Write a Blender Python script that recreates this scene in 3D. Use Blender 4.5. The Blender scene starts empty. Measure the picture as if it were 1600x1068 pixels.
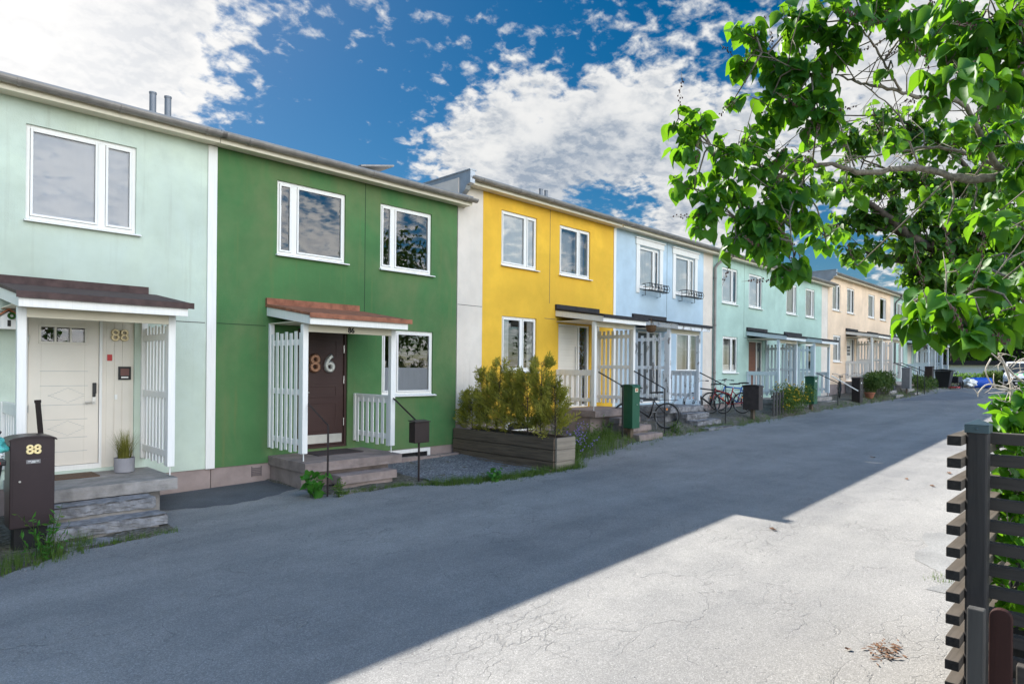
import bpy, bmesh, math, random
from mathutils import Vector, Matrix
R = math.radians
rnd = random.Random(7)
scene = bpy.context.scene
COL = scene.collection

# ------------------------------------------------------------------ ground height
def sm(a, b, v):
    t = min(1.0, max(0.0, (v - a) / (b - a)))
    return t * t * (3 - 2 * t)
def zg(X, Y):
    if X < 44: base = 0.0205 * (max(X, -40) - 4)
    else: base = 0.82 + 0.004 * (min(X, 90) - 44)
    side = sm(8.6, 13, X)
    return base + side * (0.10 * sm(-6.2, -2.3, Y) + 0.17 * sm(-2.3, -1.5, Y)) + (1 - side) * 0.03 * sm(-1.6, -0.2, Y)

# ------------------------------------------------------------------ mesh builder
class MB:
    def __init__(s): s.v = []; s.f = []
    def add(s, vs, fs):
        n = len(s.v); s.v += [tuple(v) for v in vs]; s.f += [tuple(i + n for i in f) for f in fs]
    def box(s, x0, x1, y0, y1, z0, z1):
        s.add([(x0,y0,z0),(x1,y0,z0),(x1,y1,z0),(x0,y1,z0),(x0,y0,z1),(x1,y0,z1),(x1,y1,z1),(x0,y1,z1)],
              [(3,2,1,0),(4,5,6,7),(0,1,5,4),(1,2,6,5),(2,3,7,6),(3,0,4,7)])
    def quad(s, a, b, c, d): s.add([a,b,c,d], [(0,1,2,3)])
    def prism(s, poly, axis, a, b):
        # poly: 2-D points, extruded along axis from a to b
        def P(u, v, w):
            return {'x': (w,u,v), 'y': (u,w,v), 'z': (u,v,w)}[axis]
        n = len(poly)
        vs = [P(u,v,a) for u,v in poly] + [P(u,v,b) for u,v in poly]
        s.add(vs, [tuple(range(n-1,-1,-1)), tuple(range(n,2*n))] + [(i,(i+1)%n,n+(i+1)%n,n+i) for i in range(n)])
    def tube(s, pts, rads, n=8, caps=True):
        pts = [Vector(p) for p in pts]
        if not hasattr(rads, '__len__'): rads = [rads]*len(pts)
        vs = []; fs = []
        ref = None
        for i, p in enumerate(pts):
            d = (pts[min(i+1,len(pts)-1)] - pts[max(i-1,0)])
            if d.length < 1e-9: d = Vector((0,0,1))
            d.normalize()
            if ref is None:
                ref = Vector((0,0,1)) if abs(d.z) < .9 else Vector((1,0,0))
            a = (ref - d*ref.dot(d))
            if a.length < 1e-4: a = d.orthogonal()
            a.normalize(); ref = a; b = d.cross(a)
            for k in range(n):
                t = 2*math.pi*k/n
                vs.append(p + (a*math.cos(t) + b*math.sin(t))*rads[i])
        for i in range(len(pts)-1):
            for k in range(n):
                fs.append((i*n+k, i*n+(k+1)%n, (i+1)*n+(k+1)%n, (i+1)*n+k))
        if caps:
            fs.append(tuple(range(n-1,-1,-1))); m = (len(pts)-1)*n; fs.append(tuple(range(m, m+n)))
        s.add(vs, fs)
    def ring(s, c, r, axis_a, axis_b, rad, n=28, m=6):
        c = Vector(c); a = Vector(axis_a); b = Vector(axis_b); nn = a.cross(b)
        vs = []; fs = []
        for i in range(n):
            t = 2*math.pi*i/n; d = a*math.cos(t)+b*math.sin(t)
            for k in range(m):
                u = 2*math.pi*k/m
                vs.append(c + d*(r+rad*math.cos(u)) + nn*rad*math.sin(u))
        for i in range(n):
            for k in range(m):
                fs.append((i*m+k, ((i+1)%n)*m+k, ((i+1)%n)*m+(k+1)%m, i*m+(k+1)%m))
        s.add(vs, fs)
    def lathe(s, prof, cx=0, cy=0, n=20):
        vs = []; fs = []
        for r, z in prof:
            for k in range(n):
                t = 2*math.pi*k/n; vs.append((cx+r*math.cos(t), cy+r*math.sin(t), z))
        for i in range(len(prof)-1):
            for k in range(n): fs.append((i*n+k, i*n+(k+1)%n, (i+1)*n+(k+1)%n, (i+1)*n+k))
        fs.append(tuple(range(n-1,-1,-1))); m=(len(prof)-1)*n; fs.append(tuple(range(m,m+n)))
        s.add(vs, fs)
    def build(s, name, m, parent=None, smooth=False, bevel=0.0, local=False):
        me = bpy.data.meshes.new(name)
        off = Vector((0,0,0))
        if parent is not None and not local:
            p = parent
            while p is not None: off += p.location; p = p.parent
        me.from_pydata([(v[0]-off.x, v[1]-off.y, v[2]-off.z) for v in s.v], [], s.f)
        me.update()
        if m is not None: me.materials.append(m)
        if smooth: me.polygons.foreach_set('use_smooth', [True]*len(me.polygons))
        o = bpy.data.objects.new(name, me); COL.objects.link(o)
        if parent is not None: o.parent = parent
        if bevel:
            b = o.modifiers.new('bevel', 'BEVEL'); b.width = bevel; b.segments = 2; b.limit_method = 'ANGLE'
        return o

def empty(name, loc, rz=0.0):
    o = bpy.data.objects.new(name, None); COL.objects.link(o)
    o.location = loc; o.rotation_euler = (0,0,rz); o.empty_display_size = .2
    return o
def tag(o, label, cat=None, group=None, kind=None):
    if label: o['label'] = label
    if cat: o['category'] = cat
    if group: o['group'] = group
    if kind: o['kind'] = kind
    return o
def thing(name, loc, label, cat, group=None, rz=0.0):
    return tag(empty(name, loc, rz), label, cat, group)
def dup(root, loc, rz=None, label=None):
    r = root.copy(); COL.objects.link(r); r.location = loc
    if rz is not None: r.rotation_euler = (0,0,rz)
    if label: r['label'] = label
    for ch in list(root.children):
        c = ch.copy(); COL.objects.link(c); c.parent = r
        for g in list(ch.children):
            d = g.copy(); COL.objects.link(d); d.parent = c
    return r

FONT = None
def text(name, s, size, depth, m, parent, loc, rot, bold=0.0):
    """lettering as a real extruded mesh, part of its thing; loc is in the parent's frame"""
    cu = bpy.data.curves.new(name, 'FONT'); cu.body = s; cu.size = size; cu.extrude = depth; cu.bevel_depth = bold; cu.bevel_resolution = 0
    cu.align_x = 'CENTER'; cu.align_y = 'CENTER'
    to = bpy.data.objects.new(name+'_tmp', cu); COL.objects.link(to)
    dg = bpy.context.evaluated_depsgraph_get()
    me = bpy.data.meshes.new_from_object(to.evaluated_get(dg))
    bpy.data.objects.remove(to); bpy.data.curves.remove(cu)
    me.name = name; me.materials.clear(); me.materials.append(m)
    o = bpy.data.objects.new(name, me); COL.objects.link(o); o.parent = parent
    o.location = loc; o.rotation_euler = rot
    return o

# ------------------------------------------------------------------ materials
MATS = {}
class NT:
    def __init__(s, name):
        s.m = bpy.data.materials.new(name); s.m.use_nodes = True
        s.t = s.m.node_tree; s.n = s.t.nodes; s.l = s.t.links
        s.bsdf = s.n['Principled BSDF']; s.out = s.n['Material Output']
    def node(s, kind, **kw):
        nd = s.n.new(kind)
        for k, v in kw.items():
            if k.startswith('i_'):
                key = k[2:].replace('_', ' ')
                nd.inputs[key].default_value = v
            else: setattr(nd, k, v)
        return nd
    def link(s, a, b): s.l.new(a, b)
    def coord(s, scale=(1,1,1), kind='Object'):
        tc = s.node('ShaderNodeTexCoord'); mp = s.node('ShaderNodeMapping')
        mp.inputs['Scale'].default_value = scale
        s.link(tc.outputs[kind], mp.inputs['Vector']); return mp.outputs['Vector']
    def noise(s, vec, scale, detail=4, rough=.55, dist=0):
        nd = s.node('ShaderNodeTexNoise'); nd.inputs['Scale'].default_value = scale
        nd.inputs['Detail'].default_value = detail; nd.inputs['Roughness'].default_value = rough
        nd.inputs['Distortion'].default_value = dist
        s.link(vec, nd.inputs['Vector']); return nd.outputs['Fac']
    def ramp(s, fac, stops):
        r = s.node('ShaderNodeValToRGB'); e = r.color_ramp.elements
        while len(e) < len(stops): e.new(.5)
        for i, (p, c) in enumerate(stops):
            e[i].position = p; e[i].color = (c[0],c[1],c[2],1) if hasattr(c,'__len__') else (c,c,c,1)
        s.link(fac, r.inputs['Fac']); return r.outputs['Color']
    def mix(s, fac, a, b, mode='MIX'):
        x = s.node('ShaderNodeMix', data_type='RGBA', blend_type=mode)
        for sock, val in ((x.inputs['Factor'], fac), (x.inputs[6], a), (x.inputs[7], b)):
            if hasattr(val, 'is_linked') or hasattr(val, 'links'): s.link(val, sock)
            elif hasattr(val, '__len__'): sock.default_value = (val[0],val[1],val[2],1)
            else: sock.default_value = val
        return x.outputs[2]
    def math(s, op, a, b=0.0, clamp=False):
        x = s.node('ShaderNodeMath', operation=op, use_clamp=clamp)
        for i, val in enumerate((a, b)):
            if hasattr(val, 'links'): s.link(val, x.inputs[i])
            else: x.inputs[i].default_value = val
        return x.outputs[0]
    def bump(s, h, strength=.3, dist=.01):
        b = s.node('ShaderNodeBump'); b.inputs['Strength'].default_value = strength; b.inputs['Distance'].default_value = dist
        s.link(h, b.inputs['Height']); s.link(b.outputs['Normal'], s.bsdf.inputs['Normal']); return b
    def base(s, c):
        if hasattr(c, 'links'): s.link(c, s.bsdf.inputs['Base Color'])
        else: s.bsdf.inputs['Base Color'].default_value = (c[0],c[1],c[2],1)
    def set(s, rough=None, metal=None, spec=None):
        if rough is not None: s.bsdf.inputs['Roughness'].default_value = rough
        if metal is not None: s.bsdf.inputs['Metallic'].default_value = metal
        if spec is not None: s.bsdf.inputs['Specular IOR Level'].default_value = spec

def sc(c, k): return tuple(min(1, x*k) for x in c)
def simple(name, c, rough=.6, metal=0, var=.12, scale=6, bump=0, bscale=60, spec=.4, stretch=(1,1,1)):
    t = NT(name); v = t.coord(stretch)
    n = t.noise(v, scale, 5, .6)
    t.base(t.ramp(n, [(.3, sc(c, 1-var)), (.7, sc(c, 1+var))])); t.set(rough, metal, spec)
    if bump: t.bump(t.noise(v, bscale, 4), bump, .004)
    MATS[name] = t.m; return t.m
def stucco(name, c, dirt=(.25,.23,.18), amt=.25, alt=None):
    t = NT(name); v = t.coord()
    big = t.noise(v, .55, 4, .55, .3)
    col = t.mix(t.ramp(big, [(.32, 0), (.68, 1)]), sc(c, .80), sc(c, 1.10))
    if alt:
        av = t.noise(t.coord((1,1,.6)), .9, 5, .6, .5); col = t.mix(t.ramp(av, [(.44, 0), (.66, .75)]), col, alt)
    mid = t.noise(v, 3.2, 6, .6)
    col = t.mix(t.ramp(mid, [(.42, 0), (.75, .42)]), col, sc(c, .74))
    # rain streaks and scuffs: long in z, narrow in x
    sv = t.coord((5.5, 1, .28)); st = t.noise(sv, 1.6, 5, .6)
    col = t.mix(t.math('MULTIPLY', t.ramp(st, [(.56, 0), (.8, 1)]), min(1, amt*1.5)), col, tuple(.45*a+.55*b for a, b in zip(c, dirt)))
    sp = t.noise(v, 14, 3, .5)
    col = t.mix(t.math('MULTIPLY', t.ramp(sp, [(.70, 0), (.76, 1)]), amt*.8), col, tuple(.6*a+.4*b for a, b in zip(c, dirt)))
    t.base(col); t.set(.88, 0, .25)
    h = t.math('ADD', t.noise(v, 60, 6, .7), t.math('MULTIPLY', t.noise(v, 9, 3), .9))
    t.bump(h, .6, .007)
    MATS[name] = t.m; return t.m
def wood(name, c, axis, rough=.75, var=.3, paint=0.0, pc=(.8,.8,.8)):
    s = {'x': (.5,9,9), 'y': (9,.5,9), 'z': (9,9,.5)}[axis]
    t = NT(name); v = t.coord(s)
    g = t.noise(v, 3.5, 6, .65, .6)
    col = t.ramp(g, [(.28, sc(c, 1-var)), (.5, c), (.75, sc(c, 1+var*.7))])
    if paint:
        pv = t.coord((1.4,1.4,.55)); pn = t.noise(pv, 6, 6, .7)
        col = t.mix(t.ramp(pn, [(paint-.03, 0), (paint+.02, 1)]), pc, col)
    t.base(col); t.set(rough, 0, .3); t.bump(g, .35, .003)
    MATS[name] = t.m; return t.m

W_ = dict(
 mint = stucco('mint_render', (.57,.645,.535), (.25,.24,.19), .4, (.54,.615,.545)),
 green = stucco('dark_green_render', (.074,.185,.066), (.17,.16,.06), .62, (.140,.185,.080)),
 yellow = stucco('yellow_render', (.80,.475,.050), (.5,.35,.1), .2, (.72,.41,.045)),
 cream = stucco('pale_cream_render', (.74,.66,.58), (.3,.25,.2), .3, (.70,.61,.52)),
 blue = stucco('pale_blue_render', (.48,.60,.69), (.3,.33,.36), .22),
 mintb = stucco('mid_mint_render', (.435,.585,.51), (.3,.4,.33), .15),
 peach = stucco('peach_render', (.83,.63,.455), (.6,.45,.33), .15),
 char = stucco('charcoal_render', (.035,.04,.048), (.06,.06,.06), .15),
)
white = simple('white_paint', (.80,.80,.80), .5, var=.05, scale=3, bump=.12, bscale=40)
white_wood = wood('white_painted_wood', (.80,.80,.80), 'z', .5, .05)
white = wood('white_paint_worn', (.80,.775,.735), 'z', .52, .08)
greywhite = wood('bluish_white_painted_wood', (.66,.70,.73), 'z', .55, .07)
peeling = wood('peeling_white_wood', (.26,.24,.23), 'z', .75, .35, .585, (.70,.71,.73))
creamw = simple('cream_paint', (.74,.66,.52), .55, var=.06, scale=3)
doorw = simple('off_white_door', (.73,.665,.575), .42, var=.04, scale=2)
gutterm = simple('grey_brown_gutter', (.26,.235,.215), .45, .3, var=.22, scale=5)
roofm = simple('grey_roof_sheet', (.20,.21,.23), .5, .3, var=.15, scale=2)
flash = simple('zinc_flashing', (.42,.42,.425), .42, .55, var=.2, scale=2.2)
brownroof = simple('dark_brown_roof_felt', (.075,.045,.040), .8, var=.3, scale=9, bump=.3, bscale=120)
blackroof = simple('black_roof_felt', (.026,.024,.026), .8, var=.35, scale=9, bump=.3, bscale=120)
rustroof = simple('rust_brown_roof_felt', (.27,.105,.06), .85, var=.4, scale=7, bump=.5, bscale=70)
concrete = simple('weathered_concrete', (.26,.24,.225), .9, var=.32, scale=5, bump=.7, bscale=38)
pinkconc = simple('pinkish_concrete', (.25,.195,.175), .9, var=.28, scale=4, bump=.5, bscale=45)
stone = simple('rough_grey_stone', (.20,.195,.20), .9, var=.5, scale=9, bump=.9, bscale=26)
plinthm = simple('plinth_render', (.30,.235,.215), .9, var=.2, scale=2.5, bump=.4, bscale=60)
seam = simple('joint_sealant', (.09,.09,.085), .8)
darkgreen_seam = simple('green_joint_sealant', (.02,.05,.02), .8)
blackm = simple('black_metal', (.018,.018,.020), .45, .4)
brownm = simple('brown_black_metal', (.030,.019,.018), .42, .2, var=.15)
mbox88 = simple('brown_black_powder_coat', (.030,.018,.021), .38, .1, var=.1)
greenm = simple('green_powder_coat', (.016,.085,.045), .42, .1, var=.12)
greym = simple('grey_powder_coat', (.20,.20,.205), .5, .2)
steel = simple('brushed_steel', (.55,.54,.52), .32, 1, var=.1, scale=20)
browndoor = wood('dark_brown_door_paint', (.055,.028,.024), 'x', .5, .16)
teakdoor = wood('red_brown_door_wood', (.17,.065,.035), 'x', .45, .3)
copper = simple('copper_numeral', (.30,.155,.095), .4, .6, var=.25, scale=25)
silver = simple('silver_numeral', (.50,.49,.46), .35, .6, var=.3, scale=30)
goldnum = simple('cream_reflective_numeral', (.95,.72,.36), .4)
whiteplastic = simple('white_plastic', (.80,.79,.76), .35, var=.02)
blackplastic = simple('black_plastic', (.015,.015,.016), .35)
redplastic = simple('red_plastic', (.45,.02,.02), .35)
rubber = simple('black_rubber', (.018,.018,.018), .8)
curtain = simple('white_curtain', (.80,.80,.80), .9, var=.04, scale=8)
lace = simple('grey_lace_curtain', (.45,.45,.46), .9, var=.1, scale=30)
blind = simple('grey_blue_blind', (.46,.49,.57), .8, var=.06, scale=2)
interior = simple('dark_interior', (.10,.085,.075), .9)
oldwood = wood('grey_brown_planter_wood', (.120,.088,.062), 'y', .85, .55)
fencew = wood('weathered_dark_fence_wood', (.080,.067,.055), 'x', .8, .35)
fencewy = wood('weathered_dark_fence_rail', (.055,.048,.043), 'y', .8, .35)
fencep = wood('dark_stained_fence_post', (.040,.037,.037), 'z', .7, .35)
greypost = wood('grey_weathered_wood', (.060,.057,.054), 'z', .85, .35)
redpost = wood('red_brown_stained_wood', (.032,.010,.008), 'z', .7, .25)
mat_mat = simple('brown_doormat', (.12,.075,.05), .95, var=.3, scale=60, bump=.8, bscale=200)
potm = simple('grey_pot', (.30,.29,.31), .7, var=.08)
terra = simple('terracotta', (.30,.11,.06), .8)
blueplastic = simple('blue_plastic', (.02,.10,.52), .35)
turq = simple('turquoise_bag_plastic', (.10,.48,.44), .35, var=.12, scale=9)
orangem = simple('orange_reflector', (.85,.25,.02), .3)
redpaint = simple('red_bicycle_paint', (.30,.012,.018), .3, .1, var=.1)
bluepaint = simple('blue_bicycle_paint', (.015,.10,.38), .3, .1)
darkpaint = simple('black_bicycle_paint', (.02,.02,.022), .35, .1)
capm = simple('blue_grey_post_cap', (.085,.125,.15), .35, .6, var=.1)
bark = simple('grey_lilac_bark', (.17,.148,.120), .92, var=.5, scale=55, bump=1, bscale=110, stretch=(1,1,1))
barkd = simple('dark_lilac_bark', (.070,.055,.043), .92, var=.5, scale=35, bump=1, bscale=80)
deadwood = simple('bleached_dry_twig', (.50,.44,.37), .85, var=.25, scale=30)
berry = simple('brown_seed_head', (.10,.045,.04), .85, var=.4, scale=60)
purple = simple('violet_blossom', (.23,.17,.42), .7, var=.25, scale=40)
yellowfl = simple('yellow_blossom', (.62,.40,.02), .7, var=.2, scale=40)
soil = simple('dark_soil', (.075,.058,.045), .95, var=.4, scale=8, bump=1, bscale=30)
carwhite = simple('silver_white_car_paint', (.62,.64,.66), .22, .2, var=.03)
tyre = rubber
garagew = simple('white_garage_render', (.74,.74,.72), .85, var=.05)

def glass_mat(name, tint=(.96,.98,.985), ior=1.8, rough=.0, wav=.02):
    t = NT(name)
    fr = t.node('ShaderNodeFresnel'); fr.inputs['IOR'].default_value = ior
    gl = t.node('ShaderNodeBsdfGlossy'); gl.inputs['Roughness'].default_value = rough
    tr = t.node('ShaderNodeBsdfTransparent'); tr.inputs['Color'].default_value = (*tint, 1)
    b = t.node('ShaderNodeBump'); b.inputs['Strength'].default_value = wav; b.inputs['Distance'].default_value = .02
    t.link(t.noise(t.coord((1,1,1)), 1.6, 2, .5), b.inputs['Height'])
    t.link(b.outputs['Normal'], gl.inputs['Normal'])
    mx = t.node('ShaderNodeMixShader'); t.link(fr.outputs[0], mx.inputs[0]); t.link(tr.outputs[0], mx.inputs[1]); t.link(gl.outputs[0], mx.inputs[2])
    t.link(mx.outputs[0], t.out.inputs['Surface']); return t.m
glass = glass_mat('window_glass')

def leaf_mat(name, c1, c2, trans=(.35,.60,.04), tw=.45, scale=16, rough=.38):
    t = NT(name); v = t.coord()
    n = t.noise(v, scale, 2, .5)
    at = t.node('ShaderNodeAttribute', attribute_name='shade')
    k = t.math('ADD', t.math('MULTIPLY', n, .6), t.math('MULTIPLY', at.outputs['Fac'], .5), True)
    col = t.ramp(k, [(.25, c1), (.75, c2)])
    t.base(col); t.set(rough, 0, .28)
    tl = t.node('ShaderNodeBsdfTranslucent')
    t.link(t.mix(k, sc(trans, .75), trans), tl.inputs['Color'])
    mx = t.node('ShaderNodeMixShader'); mx.inputs[0].default_value = tw
    t.link(t.bsdf.outputs[0], mx.inputs[1]); t.link(tl.outputs[0], mx.inputs[2]); t.link(mx.outputs[0], t.out.inputs['Surface'])
    MATS[name] = t.m; return t.m
lilac_leaf = leaf_mat('lilac_leaf', (.026,.100,.015), (.055,.175,.024), (.22,.48,.015), .46, 16, .46)
lilac_far = leaf_mat('lilac_leaf_farther', (.025,.075,.016), (.06,.15,.028), (.22,.45,.02), .46, 16, .5)
vine_leaf = leaf_mat('vine_leaf', (.035,.12,.015), (.07,.21,.02), (.26,.58,.02), .46)
thuja_leaf = leaf_mat('arborvitae_leaf', (.17,.175,.022), (.31,.29,.045), (.44,.42,.05), .42, 9, .6)
weed_leaf = leaf_mat('weed_leaf', (.05,.10,.018), (.12,.19,.035), (.16,.26,.04), .35, 9, .6)
bright_leaf = leaf_mat('green_broad_leaf', (.03,.12,.015), (.06,.20,.025), (.12,.36,.03), .35, 9, .5)
dry_grass = leaf_mat('olive_grass', (.12,.13,.022), (.26,.25,.055), (.25,.25,.05), .35, 9, .6)
fern_leaf = leaf_mat('fern_leaf', (.035,.075,.014), (.08,.13,.03), (.16,.25,.04), .3, 9, .6)
tree_leaf = leaf_mat('tree_leaf', (.04,.085,.02), (.09,.15,.04), (.24,.40,.06), .4, .8, .6)
hedge_leaf = leaf_mat('bright_hedge_leaf', (.09,.21,.02), (.17,.34,.035), (.30,.5,.05), .35, .8, .6)
privet_leaf = leaf_mat('privet_hedge_leaf', (.05,.13,.02), (.10,.22,.035), (.22,.40,.05), .35, .8, .6)
dry_leaf = simple('dry_brown_leaf', (.15,.075,.038), .8, var=.35, scale=40)

# asphalt: aggregate, hairline cracks, worn lanes, repair patches
def asphalt():
    t = NT('old_asphalt'); v = t.coord()
    agg = t.node('ShaderNodeTexVoronoi'); agg.inputs['Scale'].default_value = 150; t.link(v, agg.inputs['Vector'])
    sep = t.node('ShaderNodeSeparateColor'); t.link(agg.outputs['Color'], sep.inputs[0])
    big = t.noise(v, .35, 5, .6, .4); mid = t.noise(v, 2.3, 5, .65)
    lane = t.noise(t.coord((.05,.55,1)), 1.6, 4, .6)
    tone = t.math('ADD', t.math('MULTIPLY', big, .40), t.math('ADD', t.math('MULTIPLY', mid, .25), t.math('MULTIPLY', lane, .45)))
    col = t.ramp(tone, [(.32, (.130,.132,.140)), (.50, (.206,.201,.195)), (.70, (.295,.284,.268))])
    # paler dusty strip along the fence side of the road
    sx = t.node('ShaderNodeSeparateXYZ'); t.link(t.coord(), sx.inputs[0])
    yy = t.math('ADD', sx.outputs['Y'], t.math('MULTIPLY', mid, 1.1))
    dusty = t.ramp(t.math('MULTIPLY', t.math('ADD', yy, 9.2), .35, True), [(.0, 1), (.75, 0)])
    col = t.mix(t.math('MULTIPLY', dusty, .6), col, (.30,.286,.268))
    st = t.ramp(sep.outputs[0], [(.0, .72), (.62, .98), (.88, 1.14), (.985, 1.4)])
    col = t.mix(1.0, col, st, 'MULTIPLY')
    # cracks
    wv = t.node('ShaderNodeTexNoise'); wv.inputs['Scale'].default_value = 1.7; wv.inputs['Detail'].default_value = 6; t.link(v, wv.inputs['Vector'])
    add = t.node('ShaderNodeVectorMath', operation='MULTIPLY_ADD'); t.link(wv.outputs['Color'], add.inputs[0]); add.inputs[1].default_value = (.9,.9,.0); t.link(t.coord((.55,1.0,1)), add.inputs[2])
    dist = None
    for s_, w_, lo in ((.62, .0050, .46), (2.3, .0080, .47), (5.2, .010, .52)):
        vo = t.node('ShaderNodeTexVoronoi', feature='DISTANCE_TO_EDGE'); vo.inputs['Scale'].default_value = s_
        t.link(add.outputs[0], vo.inputs['Vector'])
        ln = t.ramp(vo.outputs['Distance'], [(0.0, 1), (w_*s_**.5, 0)])
        mk = t.ramp(t.noise(v, .5 if s_ < 1 else .9, 4), [(lo, 0), (lo+.12, 1)])
        c = t.math('MULTIPLY', ln, mk)
        dist = c if dist is None else t.math('MAXIMUM', dist, c)
    col = t.mix(t.math('MULTIPLY', dist, .3), col, (.045,.043,.043))
    t.base(col); t.set(.86, 0, .35)
    h = t.math('SUBTRACT', t.math('MULTIPLY', sep.outputs[1], .7), t.math('MULTIPLY', dist, 2.0))
    t.bump(h, .55, .006)
    return t.m
asph = asphalt()
def speckle(name, cols, scale, bump=1.0):
    t = NT(name); v = t.coord()
    a = t.node('ShaderNodeTexVoronoi'); a.inputs['Scale'].default_value = scale; t.link(v, a.inputs['Vector'])
    sep = t.node('ShaderNodeSeparateColor'); t.link(a.outputs['Color'], sep.inputs[0])
    n = t.noise(v, 1.5, 5)
    col = t.ramp(sep.outputs[0], [(i/(len(cols)-1), c) for i, c in enumerate(cols)])
    col = t.mix(1.0, col, t.ramp(n, [(.3, .75), (.7, 1.2)]), 'MULTIPLY')
    t.base(col); t.set(.9); 
    t.bump(t.math('SUBTRACT', 1.0, a.outputs['Distance']), bump, .015); return t.m
gravelm = speckle('blue_grey_gravel', [(.06,.065,.08),(.11,.115,.13),(.16,.165,.18),(.30,.31,.33)], 42)
vergem = speckle('verge_earth_and_grit', [(.05,.045,.032),(.085,.075,.05),(.12,.105,.08),(.17,.16,.14)], 30)
groundm = speckle('garden_ground', [(.05,.05,.025),(.08,.085,.035),(.06,.10,.03),(.12,.11,.07)], 12)
tarpatch = speckle('smooth_tar_patch', [(.115,.125,.14),(.13,.14,.155),(.145,.155,.17),(.17,.18,.19)], 85, .3)
concp = speckle('pale_concrete_patch', [(.185,.183,.178),(.205,.202,.195),(.225,.22,.212),(.26,.255,.245)], 85, .3)
# EXTRA
LILAC_LIMBS=[[(3.999, -10.447, 2.137, 0.0632), (3.903, -10.277, 2.488, 0.0555), (3.822, -10.122, 2.816, 0.0446), (3.739, -10.037, 2.863, 0.0386), (3.614, -9.909, 2.849, 0.0297), (3.448, -9.739, 2.9, 0.0238), (3.228, -9.584, 2.859, 0.019), (3.052, -9.476, 2.882, 0.0158), (2.932, -9.353, 2.82, 0.0129), (2.852, -9.271, 2.862, 0.0086), (2.771, -9.188, 2.919, 0.0057)], [(3.78, -10.079, 2.846, 0.0327), (3.722, -10.019, 2.904, 0.0252), (3.686, -9.983, 2.975, 0.0223), (3.577, -9.942, 3.097, 0.0204), (3.471, -9.906, 3.164, 0.0172), (3.293, -9.795, 3.161, 0.0141), (3.148, -9.718, 3.174, 0.0111), (3.051, -9.618, 3.201, 0.0083), (2.973, -9.539, 3.239, 0.0055)], [(3.173, -9.743, 3.169, 0.0097), (3.078, -9.717, 3.234, 0.0082), (3.034, -9.672, 3.342, 0.0068), (2.931, -9.639, 3.397, 0.0053)], [(3.749, -10.047, 2.881, 0.0208), (3.755, -9.911, 2.993, 0.0138), (3.616, -9.768, 3.031, 0.0107), (3.477, -9.625, 2.998, 0.0077), (3.327, -9.471, 2.966, 0.0061)], [(3.458, -9.749, 2.912, 0.0089), (3.426, -9.717, 3.025, 0.0074), (3.384, -9.673, 3.158, 0.0059), (3.204, -9.56, 3.282, 0.0044)], [(3.197, -9.553, 2.882, 0.0073), (3.161, -9.516, 3.033, 0.0058), (3.13, -9.484, 3.135, 0.0044)], [(2.932, -9.353, 2.82, 0.0086), (2.832, -9.25, 2.882, 0.0072), (2.771, -9.188, 2.919, 0.0057), (2.644, -9.13, 2.949, 0.0042)], [(2.952, -9.374, 2.826, 0.0072), (2.823, -9.313, 2.711, 0.0056), (2.725, -9.213, 2.625, 0.0042)], [(2.992, -9.415, 2.847, 0.0072), (2.74, -9.443, 2.619, 0.0053), (2.7, -9.473, 2.423, 0.0039)], [(3.903, -10.277, 2.488, 0.0292), (3.235, -10.237, 2.9, 0.0173), (2.942, -10.151, 3.098, 0.0116), (2.783, -10.059, 3.209, 0.008), (2.703, -9.977, 3.322, 0.0057)], [(3.235, -10.237, 2.9, 0.0111), (2.786, -10.134, 2.96, 0.0078), (2.618, -10.033, 2.979, 0.0054)], [(3.903, -10.277, 2.488, 0.0234), (2.948, -10.229, 2.3, 0.0125), (2.495, -10.193, 2.234, 0.0079), (2.291, -10.128, 2.181, 0.0047), (2.239, -10.074, 2.143, 0.0038)], [(2.964, -9.529, 3.238, 0.0055), (2.867, -9.429, 3.254, 0.0042), (2.799, -9.288, 3.36, 0.0028)]]
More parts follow.
